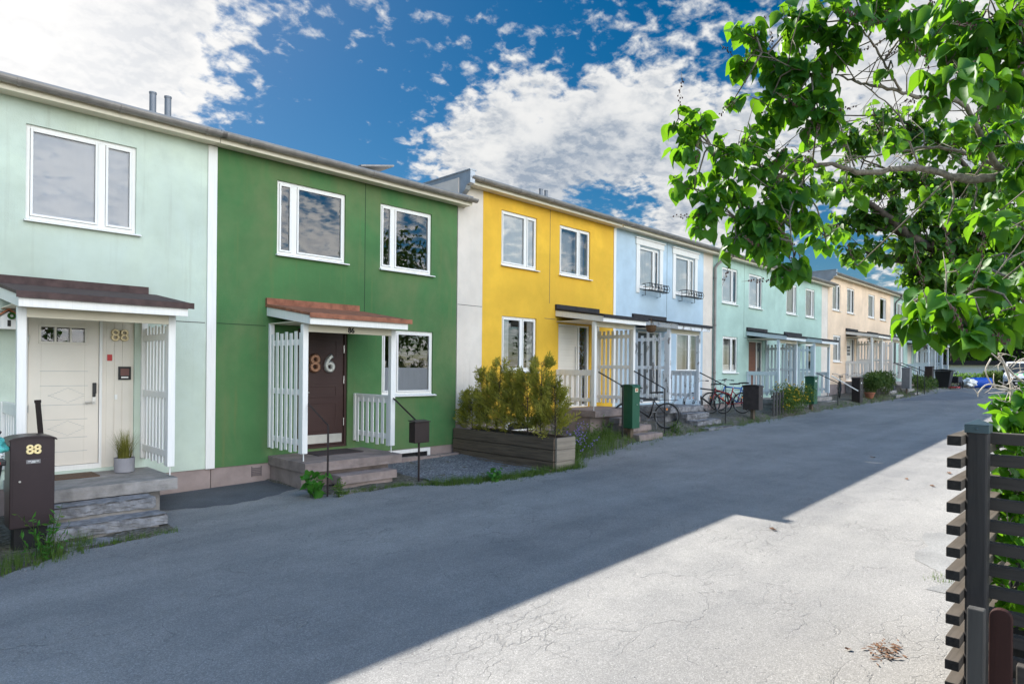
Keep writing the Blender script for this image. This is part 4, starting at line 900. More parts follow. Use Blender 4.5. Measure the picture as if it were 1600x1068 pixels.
# --- planter box
pb = thing('planter_box', (9.2,-1.5,zg(9,-1.5)), 'long weathered plank planter box holding the evergreen row', 'planter')
b = MB(); zt = .70
for k in range(3):
    z0 = .05+.218*k; z1 = z0+.206; j = .006*math.sin(k*4)
    b.box(8.93+j,8.975+j,-2.86,-.06,z0,z1)
b.build('side_planks', oldwood, pb, bevel=.006)
b = MB()
for k in range(3): z0 = .05+.218*k; b.box(8.97,9.50,-2.905-.004*k,-2.862,z0,z0+.212)
b.build('end_planks', wood('paler_planter_wood',(.25,.21,.165),'x',.85,.3), pb, bevel=.006)
b = MB()
for k in range(3): z0 = .05+.218*k; b.box(9.46,9.50,-2.86,-.06,z0,z0+.212)
b.build('side_planks', oldwood, pb, bevel=.006)
b = MB(); b.box(8.98,9.455,-2.855,-.07,.3,.64); b.build('soil', soil, pb)
b = MB(); b.box(8.80,8.86,-2.9,-.9,.085,.145); tag(b.build('timber_edging', oldwood, bevel=.008), 'low timber edging between the gravel bed and the planter box', 'edging')

# --- bicycles -------------------------------------------------------
dullrim = simple('dull_grey_rim',(.16,.16,.165),.45,.5)
def bicycle(label, loc, rz, paint, lean=0.10, basket=False, ladies=False):
    """built along +x (front), wheels on z=0"""
    h = thing('bicycle', loc, label, 'bicycle', 'bicycles parked along the terrace'); h.rotation_euler = (lean, 0, rz)
    r = .335; wb = 1.06; st = bpy.data.materials
    for x, nm in ((0,'wheel'),(wb,'wheel')):
        b = MB(); b.ring((x,0,r), r-.022, (1,0,0), (0,0,1), .023, 36, 8); wh = b.build(nm, rubber, h, smooth=True, local=True)
        b = MB(); b.ring((x,0,r), r-.045, (1,0,0), (0,0,1), .010, 36, 5); b.build('rim', dullrim, wh, smooth=True, local=True)
        b = MB()
        for k in range(22):
            t = 2*math.pi*k/22; s_ = .03*(1 if k % 2 else -1)
            b.tube([(x+.02*math.cos(t+1),s_,r+.02*math.sin(t+1)),(x+(r-.045)*math.cos(t),0,r+(r-.045)*math.sin(t))], .0018, 4)
        b.tube([(x,-.05,r),(x,.05,r)], .018, 8); b.build('spokes', dullrim, wh, local=True)
        b = MB(); b.box(x-.02,x+.02,-.006,.006,r+.14,r+.19); b.build('reflector', orangem, wh, local=True)
        b = MB(); n = 14; a0, a1 = (R(20),R(190)) if x == 0 else (R(-5),R(120))
        pts = [(x+(r+.025)*math.cos(a0+(a1-a0)*i/n),0,r+(r+.025)*math.sin(a0+(a1-a0)*i/n)) for i in range(n+1)]
        for p_, q_ in zip(pts, pts[1:]): b.quad((p_[0],-.025,p_[2]),(p_[0],.025,p_[2]),(q_[0],.025,q_[2]),(q_[0],-.025,q_[2]))
        b.build('mudguard', darkpaint, h, local=True)
    bb = (.45,0,.29); sp = (.30,0,.80); hd0 = (.93,0,.62); hd1 = (.88,0,.80)
    b = MB(); b.tube([bb, hd0], .027, 10); b.tube([bb, sp], .021, 10)
    b.tube([(.37,0,.58) if ladies else (.32,0,.74), hd1 if not ladies else (.90,0,.74)], .023, 10)
    b.tube([hd0, hd1], .022, 10)
    for s_ in (-1,1):
        b.tube([(0,.055*s_,r),(.42,.03*s_,.29)], .010, 8); b.tube([(0,.055*s_,r),(.32,.02*s_,.70)], .008, 8)
        b.tube([(wb,.05*s_,r),(.95,.045*s_,.60)], .012, 8)
    b.build('frame', paint, h, smooth=True, local=True)
    b = MB(); b.tube([(.88,0,.80),(.86,0,.97)], .013, 8); b.tube([(.78,-.29,1.03),(.87,-.16,1.04),(.885,0,.98),(.87,.16,1.04),(.78,.29,1.03)], .011, 8)
    hb_ = b.build('handlebar', steel, h, smooth=True, local=True)
    b = MB(); b.tube([(.70,-.30,1.025),(.80,-.285,1.03)], .017, 8); b.tube([(.70,.30,1.025),(.80,.285,1.03)], .017, 8)
    b.tube([(.92,.12,1.03),(.99,.10,.85),(.97,.03,.66)], .004, 5); b.tube([(.92,-.12,1.03),(1.0,-.10,.90),(.97,-.03,.66)], .004, 5); b.build('grip', rubber, hb_, local=True)
    b = MB(); b.tube([(.30,0,.78),(.275,0,.90)], .013, 8); sp_ = b.build('seat_post', steel, h, local=True)
    b = MB(); b.add([(.10,-.10,.91),(.10,.10,.91),(.28,.06,.905),(.28,-.06,.905),(.42,.018,.90),(.42,-.018,.90),(.11,-.09,.955),(.11,.09,.955),(.28,.055,.95),(.28,-.055,.95),(.425,.016,.935),(.425,-.016,.935)],
        [(1,0,3,2),(2,3,5,4),(6,7,8,9),(9,8,10,11),(0,1,7,6),(1,2,8,7),(2,4,10,8),(3,0,6,9),(5,3,9,11),(4,5,11,10)]); b.build('saddle', rubber, h, bevel=.012, local=True)
    b = MB(); b.ring((.45,-.035,.29), .085, (1,0,0), (0,0,1), .006, 24, 5); b.tube([(.45,-.05,.29),(.53,-.055,.15)], .011, 6); b.tube([(.45,.05,.29),(.37,.055,.43)], .011, 6)
    b.box(.49,.58,-.14,-.06,.135,.16); b.box(.32,.41,.06,.14,.42,.445); b.build('crank', dullrim, h, local=True)
    b = MB()
    for s_ in (-.055,.055): b.tube([(-.28,s_,.735),(.22,s_,.735)], .006, 6); b.tube([(-.2,s_,.735),(0,s_,.36)], .005, 6)
    for x in (-.28,-.15,0,.15): b.tube([(x,-.055,.735),(x,.055,.735)], .005, 6)
    b.build('luggage_rack', darkpaint, h, local=True)
    b = MB(); b.tube([(.30,.05,.30),(.33,.20,.0)], .008, 6); b.build('kickstand', dullrim, h, local=True)
    return h
def G(x, y, dz=0.02): return (x, y, zg(x,y)+dz)
bicycle('red bicycle parked against the blue house corner', G(19.75,-1.45), R(142), redpaint, .06, ladies=True)
bicycle('bright blue bicycle behind the red one', G(20.75,-1.25), R(138), bluepaint, -.05)
bicycle('black bicycle squeezed in between the blue house steps and the red bicycle', G(19.25,-1.05), R(150), darkpaint, .04)
bicycle('old black bicycle by the yellow house steps, rear wheel towards the blue house', G(14.62,-1.80), R(137), darkpaint, .05)
bicycle('black bicycle under the mint porch roof end', G(30.0,-1.1), R(20), darkpaint, .05)
bicycle('black bicycle at the peach house corner, left of the fern', G(33.4,-1.3), R(175), darkpaint, .05)
bicycle('black bicycle half hidden behind the fern', G(36.0,-1.75), R(185), darkpaint, .04)
# --- flower racks at the blue windows
fr = thing('window_flower_rack', (16.57,-.10,Z2+3.78), 'empty black wire flower rack under the first blue house window', 'flower rack', 'flower racks')
b = MB(); 
for z in (0,.10,.20): 
    b.tube([(-.52,-.03,z),(-.52,-.24,z),(.52,-.24,z),(.52,-.03,z)], .010, 5)
for k in range(14): 
    x = -.52+.08*k; b.tube([(x,-.24,.0),(x+.05*(k%2),-.26,.1),(x,-.24,.22)], .008, 5)
b.build('wire_basket', blackm, fr, local=True)
b = MB(); b.box(-.48,.48,-.22,-.05,.01,.03)
for x in (-.4,.4): b.tube([(x,.09,.2),(x,-.02,.2),(x,-.03,-.12),(x,.09,-.12)], .010, 5)
b.build('bracket', blackm, fr, local=True)
dup(fr, (18.66,-.10,Z2+3.78), None, 'empty black wire flower rack under the second blue house window, nearer the downpipe')
# --- small pallet fence
pf = thing('picket_panel', (21.3,-2.0,zg(21.3,-2)), 'short grey wooden picket panel beside the yellow flowering bush', 'fence')
for k in range(4):
    b = MB(); x = 20.75+.24*k; g_ = zg(x,-2); b.box(x,x+.12,-2.02,-1.99,g_-.05,g_+.78+.05*math.sin(k*3)); b.build('picket', greypost, pf, bevel=.005)
b = MB()
for z in (.18,.58): b.box(20.7,21.65,-1.985,-1.955,zg(21.2,-2)+z,zg(21.2,-2)+z+.09)
b.build('rail', greypost, pf)
# --- terracotta pot, far clutter
b = MB(); b.lathe([(.13,0),(.2,.22),(.22,.22),(.22,.28),(.18,.28)], 0, 0, 16); q = b.build('flower_pot', terra); q.location = G(31.6,-1.85); tag(q, 'terracotta flower pot at the mint house corner', 'plant pot')
w = thing('wheelie_bin', (46.2,-1.9,zg(46,-1.9)), 'black wheelie bin in front of the far mint house', 'bin')
b = MB(); z0 = zg(46,-1.9); b.add([(45.9,-2.2,z0+.08),(46.5,-2.2,z0+.08),(46.5,-1.6,z0+.08),(45.9,-1.6,z0+.08),(45.75,-2.35,z0+1.05),(46.65,-2.35,z0+1.05),(46.65,-1.5,z0+1.05),(45.75,-1.5,z0+1.05)], [(3,2,1,0),(0,1,5,4),(1,2,6,5),(2,3,7,6),(3,0,4,7),(4,5,6,7)]); b.build('body', blackplastic, w, bevel=.03)
b = MB(); b.prism([(-2.4,z0+1.05),(-1.45,z0+1.06),(-1.45,z0+1.12),(-1.9,z0+1.18),(-2.4,z0+1.10)], 'x', 45.7, 46.7); b.build('lid', blackplastic, w, bevel=.02)
b = MB()
for x in (45.95,46.45): b.ring((x,-1.62,z0+.12), .1, (0,1,0), (0,0,1), .03, 16, 6)
b.build('wheel', rubber, w)
bicycle('dark bicycle leaning near the blue barrel', G(50.2,-2.1), R(160), darkpaint, .2)
b = MB(); zb = zg(53,-2.3)+.33
prof = [(.24,-.48),(.31,-.46),(.33,-.3),(.315,-.28),(.33,-.26),(.33,.26),(.315,.28),(.33,.3),(.31,.46),(.24,.48)]
b.lathe([(r_*1.1, z_*1.25) for r_, z_ in prof], 0, 0, 24); q = b.build('barrel', blueplastic, smooth=False); q.location = (53.2,-2.7,zb+.03); q.rotation_euler = (0,R(90),R(-62)); tag(q, 'blue plastic barrel lying on its side by the hedge', 'barrel')
tag(blob('tarpaulin', (52.2,-2.2,zg(52,-2)+.3), (.7,.4,.28), whiteplastic, 5), 'crumpled white tarpaulin beside the blue barrel', 'tarpaulin')
cart = thing('garden_cart', (48.2,-2.0,zg(48,-2)), 'dark garden cart with a red tray beside the black bin', 'cart')
b = MB(); z0 = zg(48,-2); b.box(47.7,48.9,-2.4,-1.6,z0+.35,z0+.75); b.build('body', darkpaint, cart, bevel=.03)
b = MB(); b.box(46.9,47.69,-2.5,-2.0,z0+.05,z0+.13); b.build('tray', redplastic, cart, bevel=.02)
b = MB()
for x in (47.9,48.7): b.ring((x,-2.45,z0+.22), .18, (1,0,0), (0,0,1), .035, 18, 6)
b.build('wheel', rubber, cart)
b = MB(); b.tube([(48.9,-2.0,z0+.6),(49.6,-2.0,z0+1.05)], .02, 6); b.build('pull_bar', darkpaint, cart)

# --- parked van at the end of the lane (front towards the camera, -x)
def car():
    h = thing('parked_van', (55.2,-4.6,zg(55,-4.6)), 'silver white van parked at the end of the lane facing the camera', 'van'); h.rotation_euler = (0,0,R(6))
    prof = [(0,.28),(-.02,.55),(.05,.72),(.22,.92),(1.0,1.06),(1.72,1.78),(2.1,1.90),(4.3,1.92),(4.6,1.75),(4.72,1.0),(4.7,.3)]
    sects = [(-.93,.0,.90),(-.90,.06,.96),(-.70,.0,1.0),(.70,0,1.0),(.90,.06,.96),(.93,0,.90)]
    vs = []; fs = []; n = len(prof)
    for y, dx, k in ((-.93,.10,.965),(-.84,.03,.99),(0,-.05,1.0),(.84,.03,.99),(.93,.10,.965)):
        for x, z in prof:
            tumble = 1-.16*max(0,(z-1.0)); vs.append(((x+dx if x < 2 else x-dx*.6), y*tumble, z*k if z > 1 else z))
    for i in range(4):
        for j in range(n-1): fs.append((i*n+j,i*n+j+1,(i+1)*n+j+1,(i+1)*n+j))
        fs.append(((i+1)*n, i*n, i*n+n-1, (i+1)*n+n-1))
    fs.append(tuple(range(n))); fs.append(tuple(range(5*n-1,4*n-1,-1)))
    b = MB(); b.add(vs, fs); body = b.build('body', carwhite, h, smooth=False, local=True, bevel=.05)
    dk = glass_mat('tinted_car_glass', (.12,.14,.15), 1.6)
    b = MB(); b.quad((1.03,-.74,1.13),(1.03,.74,1.13),(1.66,.67,1.73),(1.66,-.67,1.73)); 
    for i in range(4): b.v[i] = (b.v[i][0]-.075, b.v[i][1], b.v[i][2]+.05)
    b.build('windscreen', simple('dark_windscreen',(.03,.035,.04),.06), h, local=True)
    b = MB()
    for s_ in (-1,1):
        b.quad((1.35,.905*s_,1.12),(2.9,.912*s_,1.12),(2.85,.80*s_,1.70),(1.85,.81*s_,1.70))
    b.build('side_window', simple('dark_side_glass',(.03,.035,.04),.08), h, local=True)
    b = MB(); b.box(-.10,.02,-.86,.86,.24,.55); b.build('bumper', blackplastic, h, bevel=.04, local=True)
    b = MB(); b.box(-.095,-.03,-.58,.58,.62,.74); b.build('grille', blackplastic, h, bevel=.01, local=True)
    for s_ in (-1,1):
        b = MB(); b.prism([(.60*s_,.66),(.88*s_,.72),(.88*s_,.88),(.62*s_,.76)], 'x', -.02, .12); b.build('headlight', simple('headlight_glass',(.5,.55,.6),.1), h, local=True)
        b = MB(); b.box(1.18,1.32,.95*s_-.09,.95*s_+.09,1.12,1.32); b.build('wing_mirror', blackplastic, h, bevel=.03, local=True)
        for x in (.85,3.85):
            b = MB(); b.ring((x,.86*s_,.33), .24, (1,0,0), (0,0,1), .09, 24, 8); wl = b.build('wheel', rubber, h, smooth=True, local=True)
            b = MB(); b.tube([(x,.80*s_,.33),(x,.90*s_,.33)], .19, 18); b.build('rim', steel, wl, local=True)
    b = MB(); b.box(-.112,-.1005,-.26,.26,.36,.46); b.build('number_plate', whiteplastic, h, local=True)
    b = MB(); 
    for y in (-.42,.12): b.quad((.30,y,.955),(.30,y+.30,.955),(.85,y+.26,1.055),(.85,y,1.055))
    b.build('bonnet_marking', simple('green_marking',(.05,.42,.12),.4), h, local=True)
    return h
car()
# --- garage row, hedges beyond
gr = thing('garage', (64,-4,0), 'long low white garage building with a dark flat roof beyond the lane', 'garage')
b = MB(); b.box(63,70,-16,5.0,.3,2.6); b.build('wall', garagew, gr)
b = MB(); b.box(62.7,70.2,-16.3,5.3,2.602,2.95); b.build('roof', blackroof, gr)
b = MB()
for k in range(6): b.box(62.95,63.0,-14.5+3.2*k,-12.0+3.2*k,.3,2.3)
b.build('garage_door', greywhite, gr)

# ================================================================== the slatted fence at the right
shaded_endgrain = simple('end_grain_painted_shade', (.020,.018,.017), .9, var=.4, scale=60, bump=.6, bscale=180)  # end grain, darkened further to paint in the shade on slat ends
fc = thing('slatted_fence', (3.17,-10.03,zg(3.2,-10)), 'dark weathered slatted wooden fence turning a corner at the right edge', 'fence')
b = MB(); b.box(3.134,3.206,-10.066,-9.994,-.2,1.735); b.build('post', fencep, fc, bevel=.008)
b = MB(); b.box(3.129,3.211,-10.071,-9.989,1.712,1.746); b.add([(3.127,-10.073,1.7455),(3.213,-10.073,1.7455),(3.213,-9.987,1.7455),(3.127,-9.987,1.7455),(3.17,-10.03,1.768)], [(0,1,4),(1,2,4),(2,3,4),(3,0,4)])
b.tube([(3.130,-10.03,1.729),(3.1255,-10.03,1.729)], .006, 8); b.build('post_cap', capm, fc, bevel=.003)
rr = random.Random(11)
for k in range(18):
    z = 1.664-.0885*k; b = MB(); j = rr.uniform(-.008,.008)
    b.box(3.05+j,5.75,-9.993,-9.945,z,z+.039); o = b.build('slat', fencew, fc, bevel=.003); o.data.materials.append(shaded_endgrain)
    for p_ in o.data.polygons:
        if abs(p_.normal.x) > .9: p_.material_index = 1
for x in (4.45,5.7):
    b = MB(); b.box(x,x+.09,-10.075,-9.985,-.2,1.74); b.build('post', fencep, fc, bevel=.006)
for k in range(18):
    z = 1.712-.0885*k-.046; b = MB(); j = rr.uniform(-.004,.004)
    b.box(3.207,3.250,-12.6,-10.02+j,z,z+.046); b.build('rail', fencewy, fc, bevel=.003)
b = MB(); b.box(3.215,3.305,-12.0,-11.91,-.2,1.72); b.build('post', fencep, fc)
b = MB(); b.box(2.74,2.78,-10.115,-10.065,-.1,1.13); tag(b.build('wooden_stake', greypost, bevel=.004), 'short grey weathered stake in front of the fence corner post', 'stake')
b = MB(); arch_box(b, 2.80, 2.83, -10.185, -10.12, -.1, 1.10, .03, 'x'); tag(b.build('wooden_board', redpost, bevel=.003), 'upright red brown stained board with a rounded top beside the grey stake', 'board')
b = MB(); b.box(2.86,2.90,-11.2,-10.19,.78,.93); tag(b.build('wooden_board', fencewy, bevel=.005), 'thick dark horizontal plank low in front of the fence rails', 'board')
# fallen leaves on the lane
rr = random.Random(4)
def dryleaf(x, y, s, a, lab):
    z = zg(x,y)+.008; b = MB(); ca, sa = math.cos(a)*s, math.sin(a)*s
    def q(u,v,w): return (x+u*ca-v*sa, y+u*sa+v*ca, z+w*s)
    b.add([q(-1,0,.1),(q(-.3,.55,.35)),q(.5,.5,.15),q(1,0,.3),q(.4,-.5,.45),q(-.4,-.5,.1),q(0,0,.0)], [(0,6,1),(1,6,2),(2,6,3),(3,6,4),(4,6,5),(5,6,0)])
    tag(b.build('fallen_leaf', dry_leaf), lab, 'leaf', 'fallen leaves on the lane')
for (x,y,s,lab) in [(7.63,-7.39,.05,'curled tan leaf on the sunlit asphalt near the step in the shadow edge'),(13.4,-8.1,.06,'rust brown leaf on the sunlit lane nearest the top of the fence post'),(14.5,-6.6,.06,'dark leaf on the shaded lane just off the shadow edge'),(11.9,-8.15,.05,'small orange leaf beyond the fence slats'),(12.3,-7.7,.05,'thin brown leaf on the bright lane'),(4.86,-9.05,.028,'small red leaf at the end of the heap of plant litter')]:
    dryleaf(x,y,s,rr.random()*6,lab)
b = MB(); vs=[];fs=[]
for k in range(90):
    x = 5.0+rr.gauss(0,.085); y = -9.24+rr.gauss(0,.045); z = zg(x,y)+.006+.006*rr.random(); a = rr.random()*6.3; s = .006+.012*rr.random(); n=len(vs)
    vs += [(x+math.cos(a)*s*2,y+math.sin(a)*s*2,z),(x+math.cos(a+1.6)*s*.6,y+math.sin(a+1.6)*s*.6,z+.004),(x-math.cos(a)*s*2,y-math.sin(a)*s*2,z+.003),(x-math.cos(a+1.6)*s*.6,y-math.sin(a+1.6)*s*.6,z)]; fs.append((n,n+1,n+2,n+3))
b.add(vs,fs); tag(b.build('plant_litter', dry_leaf), 'small heap of brown plant litter on the sunlit lane', 'litter', kind='stuff')
# ================================================================== vegetation
def leaf_pts(kind):
    if kind == 'heart':   # u, v, fold
        half = [(0,0),(.16,-.10),(.34,-.07),(.47,.09),(.50,.28),(.45,.48),(.33,.67),(.18,.83),(0,1.05)]
        mid = [(0,0),(0,.06),(0,.14),(0,.24),(0,.36),(0,.5),(0,.67),(0,.84),(0,1.05)]
    elif kind == 'small':
        half = [(0,0),(.38,.02),(.46,.33),(.28,.70),(0,1)]; mid = [(0,0),(0,.15),(0,.4),(0,.75),(0,1)]
    return half, mid
class Leaves:
    def __init__(s): s.v = []; s.f = []; s.sh = []
    def heart(s, p, tip, nrm, size, kind, rr):
        half, mid = leaf_pts(kind); v = tip.normalized(); n = (nrm - v*nrm.dot(v))
        if n.length < 1e-4: n = v.orthogonal()
        n.normalize(); u = v.cross(n); k0 = len(s.v); m = len(half)
        fold = .25+.35*rr.random(); curl = .1+.35*rr.random(); tw = rr.uniform(-.25,.25); wsc = rr.uniform(.85,1.08)
        def P(a, b):
            h = fold*abs(a)-curl*b*b+tw*a*b+.03*math.sin(b*9+a*7); return p+(u*(a*wsc)+v*b+n*h)*size
        for a, b in mid: s.v.append(P(a,b))
        for sg in (1,-1):
            for a, b in half[1:-1]: s.v.append(P(a*sg,b))
        r = rr.random(); q = m-2
        for si, off in ((1,m),(-1,m+q)):
            idx = [0]+list(range(off,off+q))+[m-1]
            for i in range(m-1):
                a, b, c, d = i, i+1, idx[i+1], idx[i]
                poly = []
                for w in ((a,b,c,d) if si > 0 else (a,d,c,b)):
                    if w not in poly: poly.append(w)
                if len(poly) > 2: s.f.append(tuple(k0+w for w in poly)); s.sh.append(r)
    def tri(s, p, d, n, l, w, r):
        u = d.cross(n).normalized(); k = len(s.v)
        s.v += [p-u*w*.25, p+d*l*.5-u*w*.5+n*l*.05, p+d*l, p+d*l*.5+u*w*.5+n*l*.05]; s.f.append((k,k+1,k+2,k+3)); s.sh.append(r)
    def build(s, name, m, parent):
        b = MB(); b.v = [tuple(v) for v in s.v]; b.f = s.f; o = b.build(name, m, parent, smooth=True)
        at = o.data.attributes.new('shade','FLOAT','FACE'); at.data.foreach_set('value', s.sh); return o
def rvec(rr): 
    while True:
        v = Vector((rr.uniform(-1,1),rr.uniform(-1,1),rr.uniform(-1,1)))
        if .05 < v.length < 1: return v
def smooth_line(pts, k=4, wob=.0, rr=None):
    """Catmull-Rom through (x,y,z,r) points"""
    out = []
    P = [Vector(p) for p in pts]
    P = [P[0]*2-P[1]] + P + [P[-1]*2-P[-2]]
    for i in range(1, len(P)-2):
        for j in range(k):
            t = j/k; a,b,c,d = P[i-1],P[i],P[i+1],P[i+2]
            out.append(.5*((2*b)+(c-a)*t+(2*a-5*b+4*c-d)*t*t+(3*b-a-3*c+d)*t**3))
    out.append(P[-2]); 
    if wob:
        for q in out[1:-1]:
            for c in range(3): q[c] += rr.uniform(-wob,wob)
    return out
def lilac(label, limbs, clumps, trunk, leafm, lsize, kind, seed, barkm, berries=True, twig_r=.0022, nberry=16, LS=.72, mult=.95):
    rr = random.Random(seed); t = thing('lilac_tree', trunk[0][:3], label, 'tree')
    b = MB(); L = smooth_line(trunk, 5, .004, rr); b.tube([q.xyz if hasattr(q,'xyz') else q[:3] for q in [Vector(x[:3]) for x in L]], [x[3] for x in L], 12)
    nodes = []
    for l in limbs:
        L = smooth_line(l, 6, .0, rr)
        for i,q in enumerate(L):
            q[0] += .004*math.sin(i*1.7); q[2] += .004*math.cos(i*2.3)
        b.tube([Vector(x[:3]) for x in L], [max(x[3]*LS,.002)*(1+.10*math.sin(i*2.1)+.07*math.sin(i*5.3)) for i, x in enumerate(L)], 9)
        for i in range(3,len(L)-1):
            if rr.random() < .45:
                p = Vector(L[i][:3]); d = rvec(rr).normalized(); d.z = abs(d.z)*.8; ln = twig_r*rr.uniform(40,150); q = p+d*ln*.5+rvec(rr)*ln*.1; e = p+d*ln+rvec(rr)*ln*.2
                b.tube([p,q,e], [twig_r*1.4,twig_r,twig_r*.5], 5); f_ = q+rvec(rr)*ln*.45; b.tube([q,q.lerp(f_,.5)+rvec(rr)*ln*.05,f_], [twig_r*.8,twig_r*.6,twig_r*.4], 4)
        nodes += [Vector(x[:3]) for x in L]
    b.build('trunk', barkm, t, smooth=True)
    tw = MB(); lv = Leaves(); bz = MB()
    for (cx,cy,cz,r,n) in clumps:
        n = int(n*mult)
        c = Vector((cx,cy,cz)); near = min(nodes, key=lambda q: (q-c).length)
        if (near-c).length > .02:
            mid = (near+c)/2+rvec(rr)*(near-c).length*.15; mid.z += .03
            tw.tube([near,mid,c], [twig_r*2.2,twig_r*1.7,twig_r*1.3], 5)
        left = n
        while left > 0:
            e = c+rvec(rr)*r*1.1; e.z += .1*r
            mid = c.lerp(e,.5)+rvec(rr)*r*.12
            tw.tube([c,mid,e], [twig_r*1.3,twig_r,twig_r*.6], 4)
            k = min(left, rr.choice((4,5,6,7))); left -= k
            for i in range(k):
                f = .35+.65*(i+1)/k; p = c.lerp(mid,f*2) if f < .5 else mid.lerp(e,f*2-1)
                out = rvec(rr).normalized(); out.z *= .35
                d = (out*.9+(e-c).normalized()*.25+Vector((0,0,-rr.uniform(.25,1.1)))).normalized()
                nn = (Vector((rr.uniform(-.7,.7),rr.uniform(-.7,.7),1))).normalized()
                st = p+out.normalized()*lsize*.22; tw.tube([p,st], [twig_r*.45,twig_r*.4], 3, False)
                lv.heart(st, d, nn, lsize*rr.uniform(.5,1.25), kind, rr)
            if berries and rr.random() < .16:
                base = e; d = (e-c).normalized()+Vector((0,0,.3)); d.normalize()
                for q in range(nberry):
                    p = base+d*(.008*q)+rvec(rr)*.012; s = .0032
                    bz.box(p.x-s*.6,p.x+s*.6,p.y-s*.6,p.y+s*.6,p.z-s,p.z+s)
                    tw.tube([base+d*(.010*q),p], twig_r*.3, 3, False)
    tw.build('twigs', barkm, t, smooth=True); lv.build('crown', leafm, t)
    if bz.v: tag(bz.build('seed_heads', berry, t), None, kind='stuff')
    return t
lilac('lilac tree with large heart shaped leaves overhanging the lane from the right', LILAC_LIMBS, LILAC_CLUMPS, [(4.75,-11.0,0,.07),(4.65,-10.9,.7,.062),(4.5,-10.75,1.4,.055),(4.15,-10.5,2.1,.048),(3.98,-10.33,2.4,.042)], lilac_leaf, .062, 'heart', 21, bark, mult=1.12, LS=.6)
lilac('second lilac behind the first, with a denser crown of smaller leaves', FAR_LIMBS, FAR_CLUMPS, [(9.6,-11.6,.1,.16),(9.4,-11.5,.8,.15),(9.2,-11.4,1.5,.14),(8.95,-11.2,1.9,.12)], lilac_far, .088, 'small', 33, barkd, True, .004, 8, .75, 2.3)
# vine with dry twigs behind the fence
rr = random.Random(9)
vt = thing('climbing_vine', (3.6,-10.25,.1), 'bright green leafy vine with bleached dry twigs behind the fence corner', 'vine')
b = MB(); nodes = []
for l in VINE_TWIGS:
    L = smooth_line(l, 4); b.tube([Vector(x[:3]) for x in L], [x[3]*.62 for x in L], 7); nodes += [Vector(x[:3]) for x in L]
    for i in range(len(L)-2):
        if rr.random() < .25:
            p = Vector(L[i][:3]); e = p+rvec(rr)*.08; b.tube([p,p.lerp(e,.5)+rvec(rr)*.01,e], [.0022,.0016,.001], 4)
b.build('dry_twigs', deadwood, vt, smooth=True)
lv = Leaves(); st = MB()
st.tube([(3.75,-10.35,0),(3.7,-10.3,.6),(3.62,-10.28,1.2),(3.6,-10.22,1.75)], [.014,.012,.010,.007], 6)
for (cx,cy,cz,r,n) in VINE_CLUMPS:
    c = Vector((cx,cy,cz))
    for i in range(n*2):
        p = c+rvec(rr)*r*1.3; lv.heart(p, (rvec(rr).normalized()*.8+Vector((0,0,-.6))).normalized(), Vector((rr.uniform(-.8,.3),rr.uniform(-.4,.8),.7)), .075*rr.uniform(.6,1.15), 'heart', rr)
        if rr.random() < .5: st.tube([c,c.lerp(p,.6)+rvec(rr)*.02,p], [.003,.002,.0015], 4)
st.build('stems', bark, vt); lv.build('leaves', vine_leaf, vt)
# shrubs in the garden behind the fence (seen through the slats)
def shrub(name, label, cat, c, r, n, l, w, m, seed, group=None, stems=6, stemm=barkd, flowers=None, flat=.0):
    rr = random.Random(seed); t = thing(name, (c[0],c[1],zg(c[0],c[1])), label, cat, group)
    lv = Leaves(); st = MB(); g_ = zg(c[0],c[1]); fl = MB()
    subs = []
    for k in range(stems*3):
        a = rr.random()*6.283; q = math.sqrt(rr.random()); h = rr.uniform(.35,1)
        subs.append(Vector((c[0]+r[0]*q*math.cos(a)*(1-.3*h*flat), c[1]+r[1]*q*math.sin(a)*(1-.3*h*flat), g_+r[2]*h)))
    for s_ in subs[:stems*2]: st.tube([(c[0]+(s_.x-c[0])*.3,c[1]+(s_.y-c[1])*.3,g_-.05),(c[0]+(s_.x-c[0])*.7,c[1]+(s_.y-c[1])*.7,g_+(s_.z-g_)*.55),s_], [.008,.006,.003], 4)
    for i in range(n):
        s_ = rr.choice(subs); p = s_+rvec(rr)*min(r)*.55
        if p.z < g_+.01: p.z = g_+.02
        d = (rvec(rr)+Vector((0,0,.3))).normalized(); lv.tri(p, d, rvec(rr).normalized(), l*rr.uniform(.6,1.2), w*rr.uniform(.7,1.2), rr.random())
        if flowers and rr.random() < flowers[1]:
            q = s_+rvec(rr)*min(r)*.6+Vector((0,0,.12*r[2])); k = .012*flowers[2]; fl.box(q.x-k,q.x+k,q.y-k,q.y+k,q.z-k,q.z+k)
    st.build('stems', stemm, t); lv.build('foliage', m, t)
    if flowers: fl.build('blossoms', flowers[0], t)
    return t
shrub('garden_shrub', 'dark leafy shrub behind the lower fence slats', 'shrub', (4.6,-10.6), (.6,.4,1.2), 1500, .07, .05, lilac_far, 41)
shrub('flowering_bush', 'rounded bush with small yellow blossoms beside the picket panel', 'bush', (22.3,-1.95), (1.05,.55,.80), 4200, .09, .03, weed_leaf, 42, flowers=(yellowfl,.028,1.5))
shrub('fern_bush', 'drooping dark green bush between the black mailbox and the peach steps', 'bush', (33.0,-1.9), (1.7,.5,1.0), 3600, .16, .05, fern_leaf, 43)
shrub('garden_shrub', 'small leafy shrub beside the grey mailbox steps', 'shrub', (41.8,-1.7), (1.2,.5,.6), 1400, .14, .06, fern_leaf, 44)
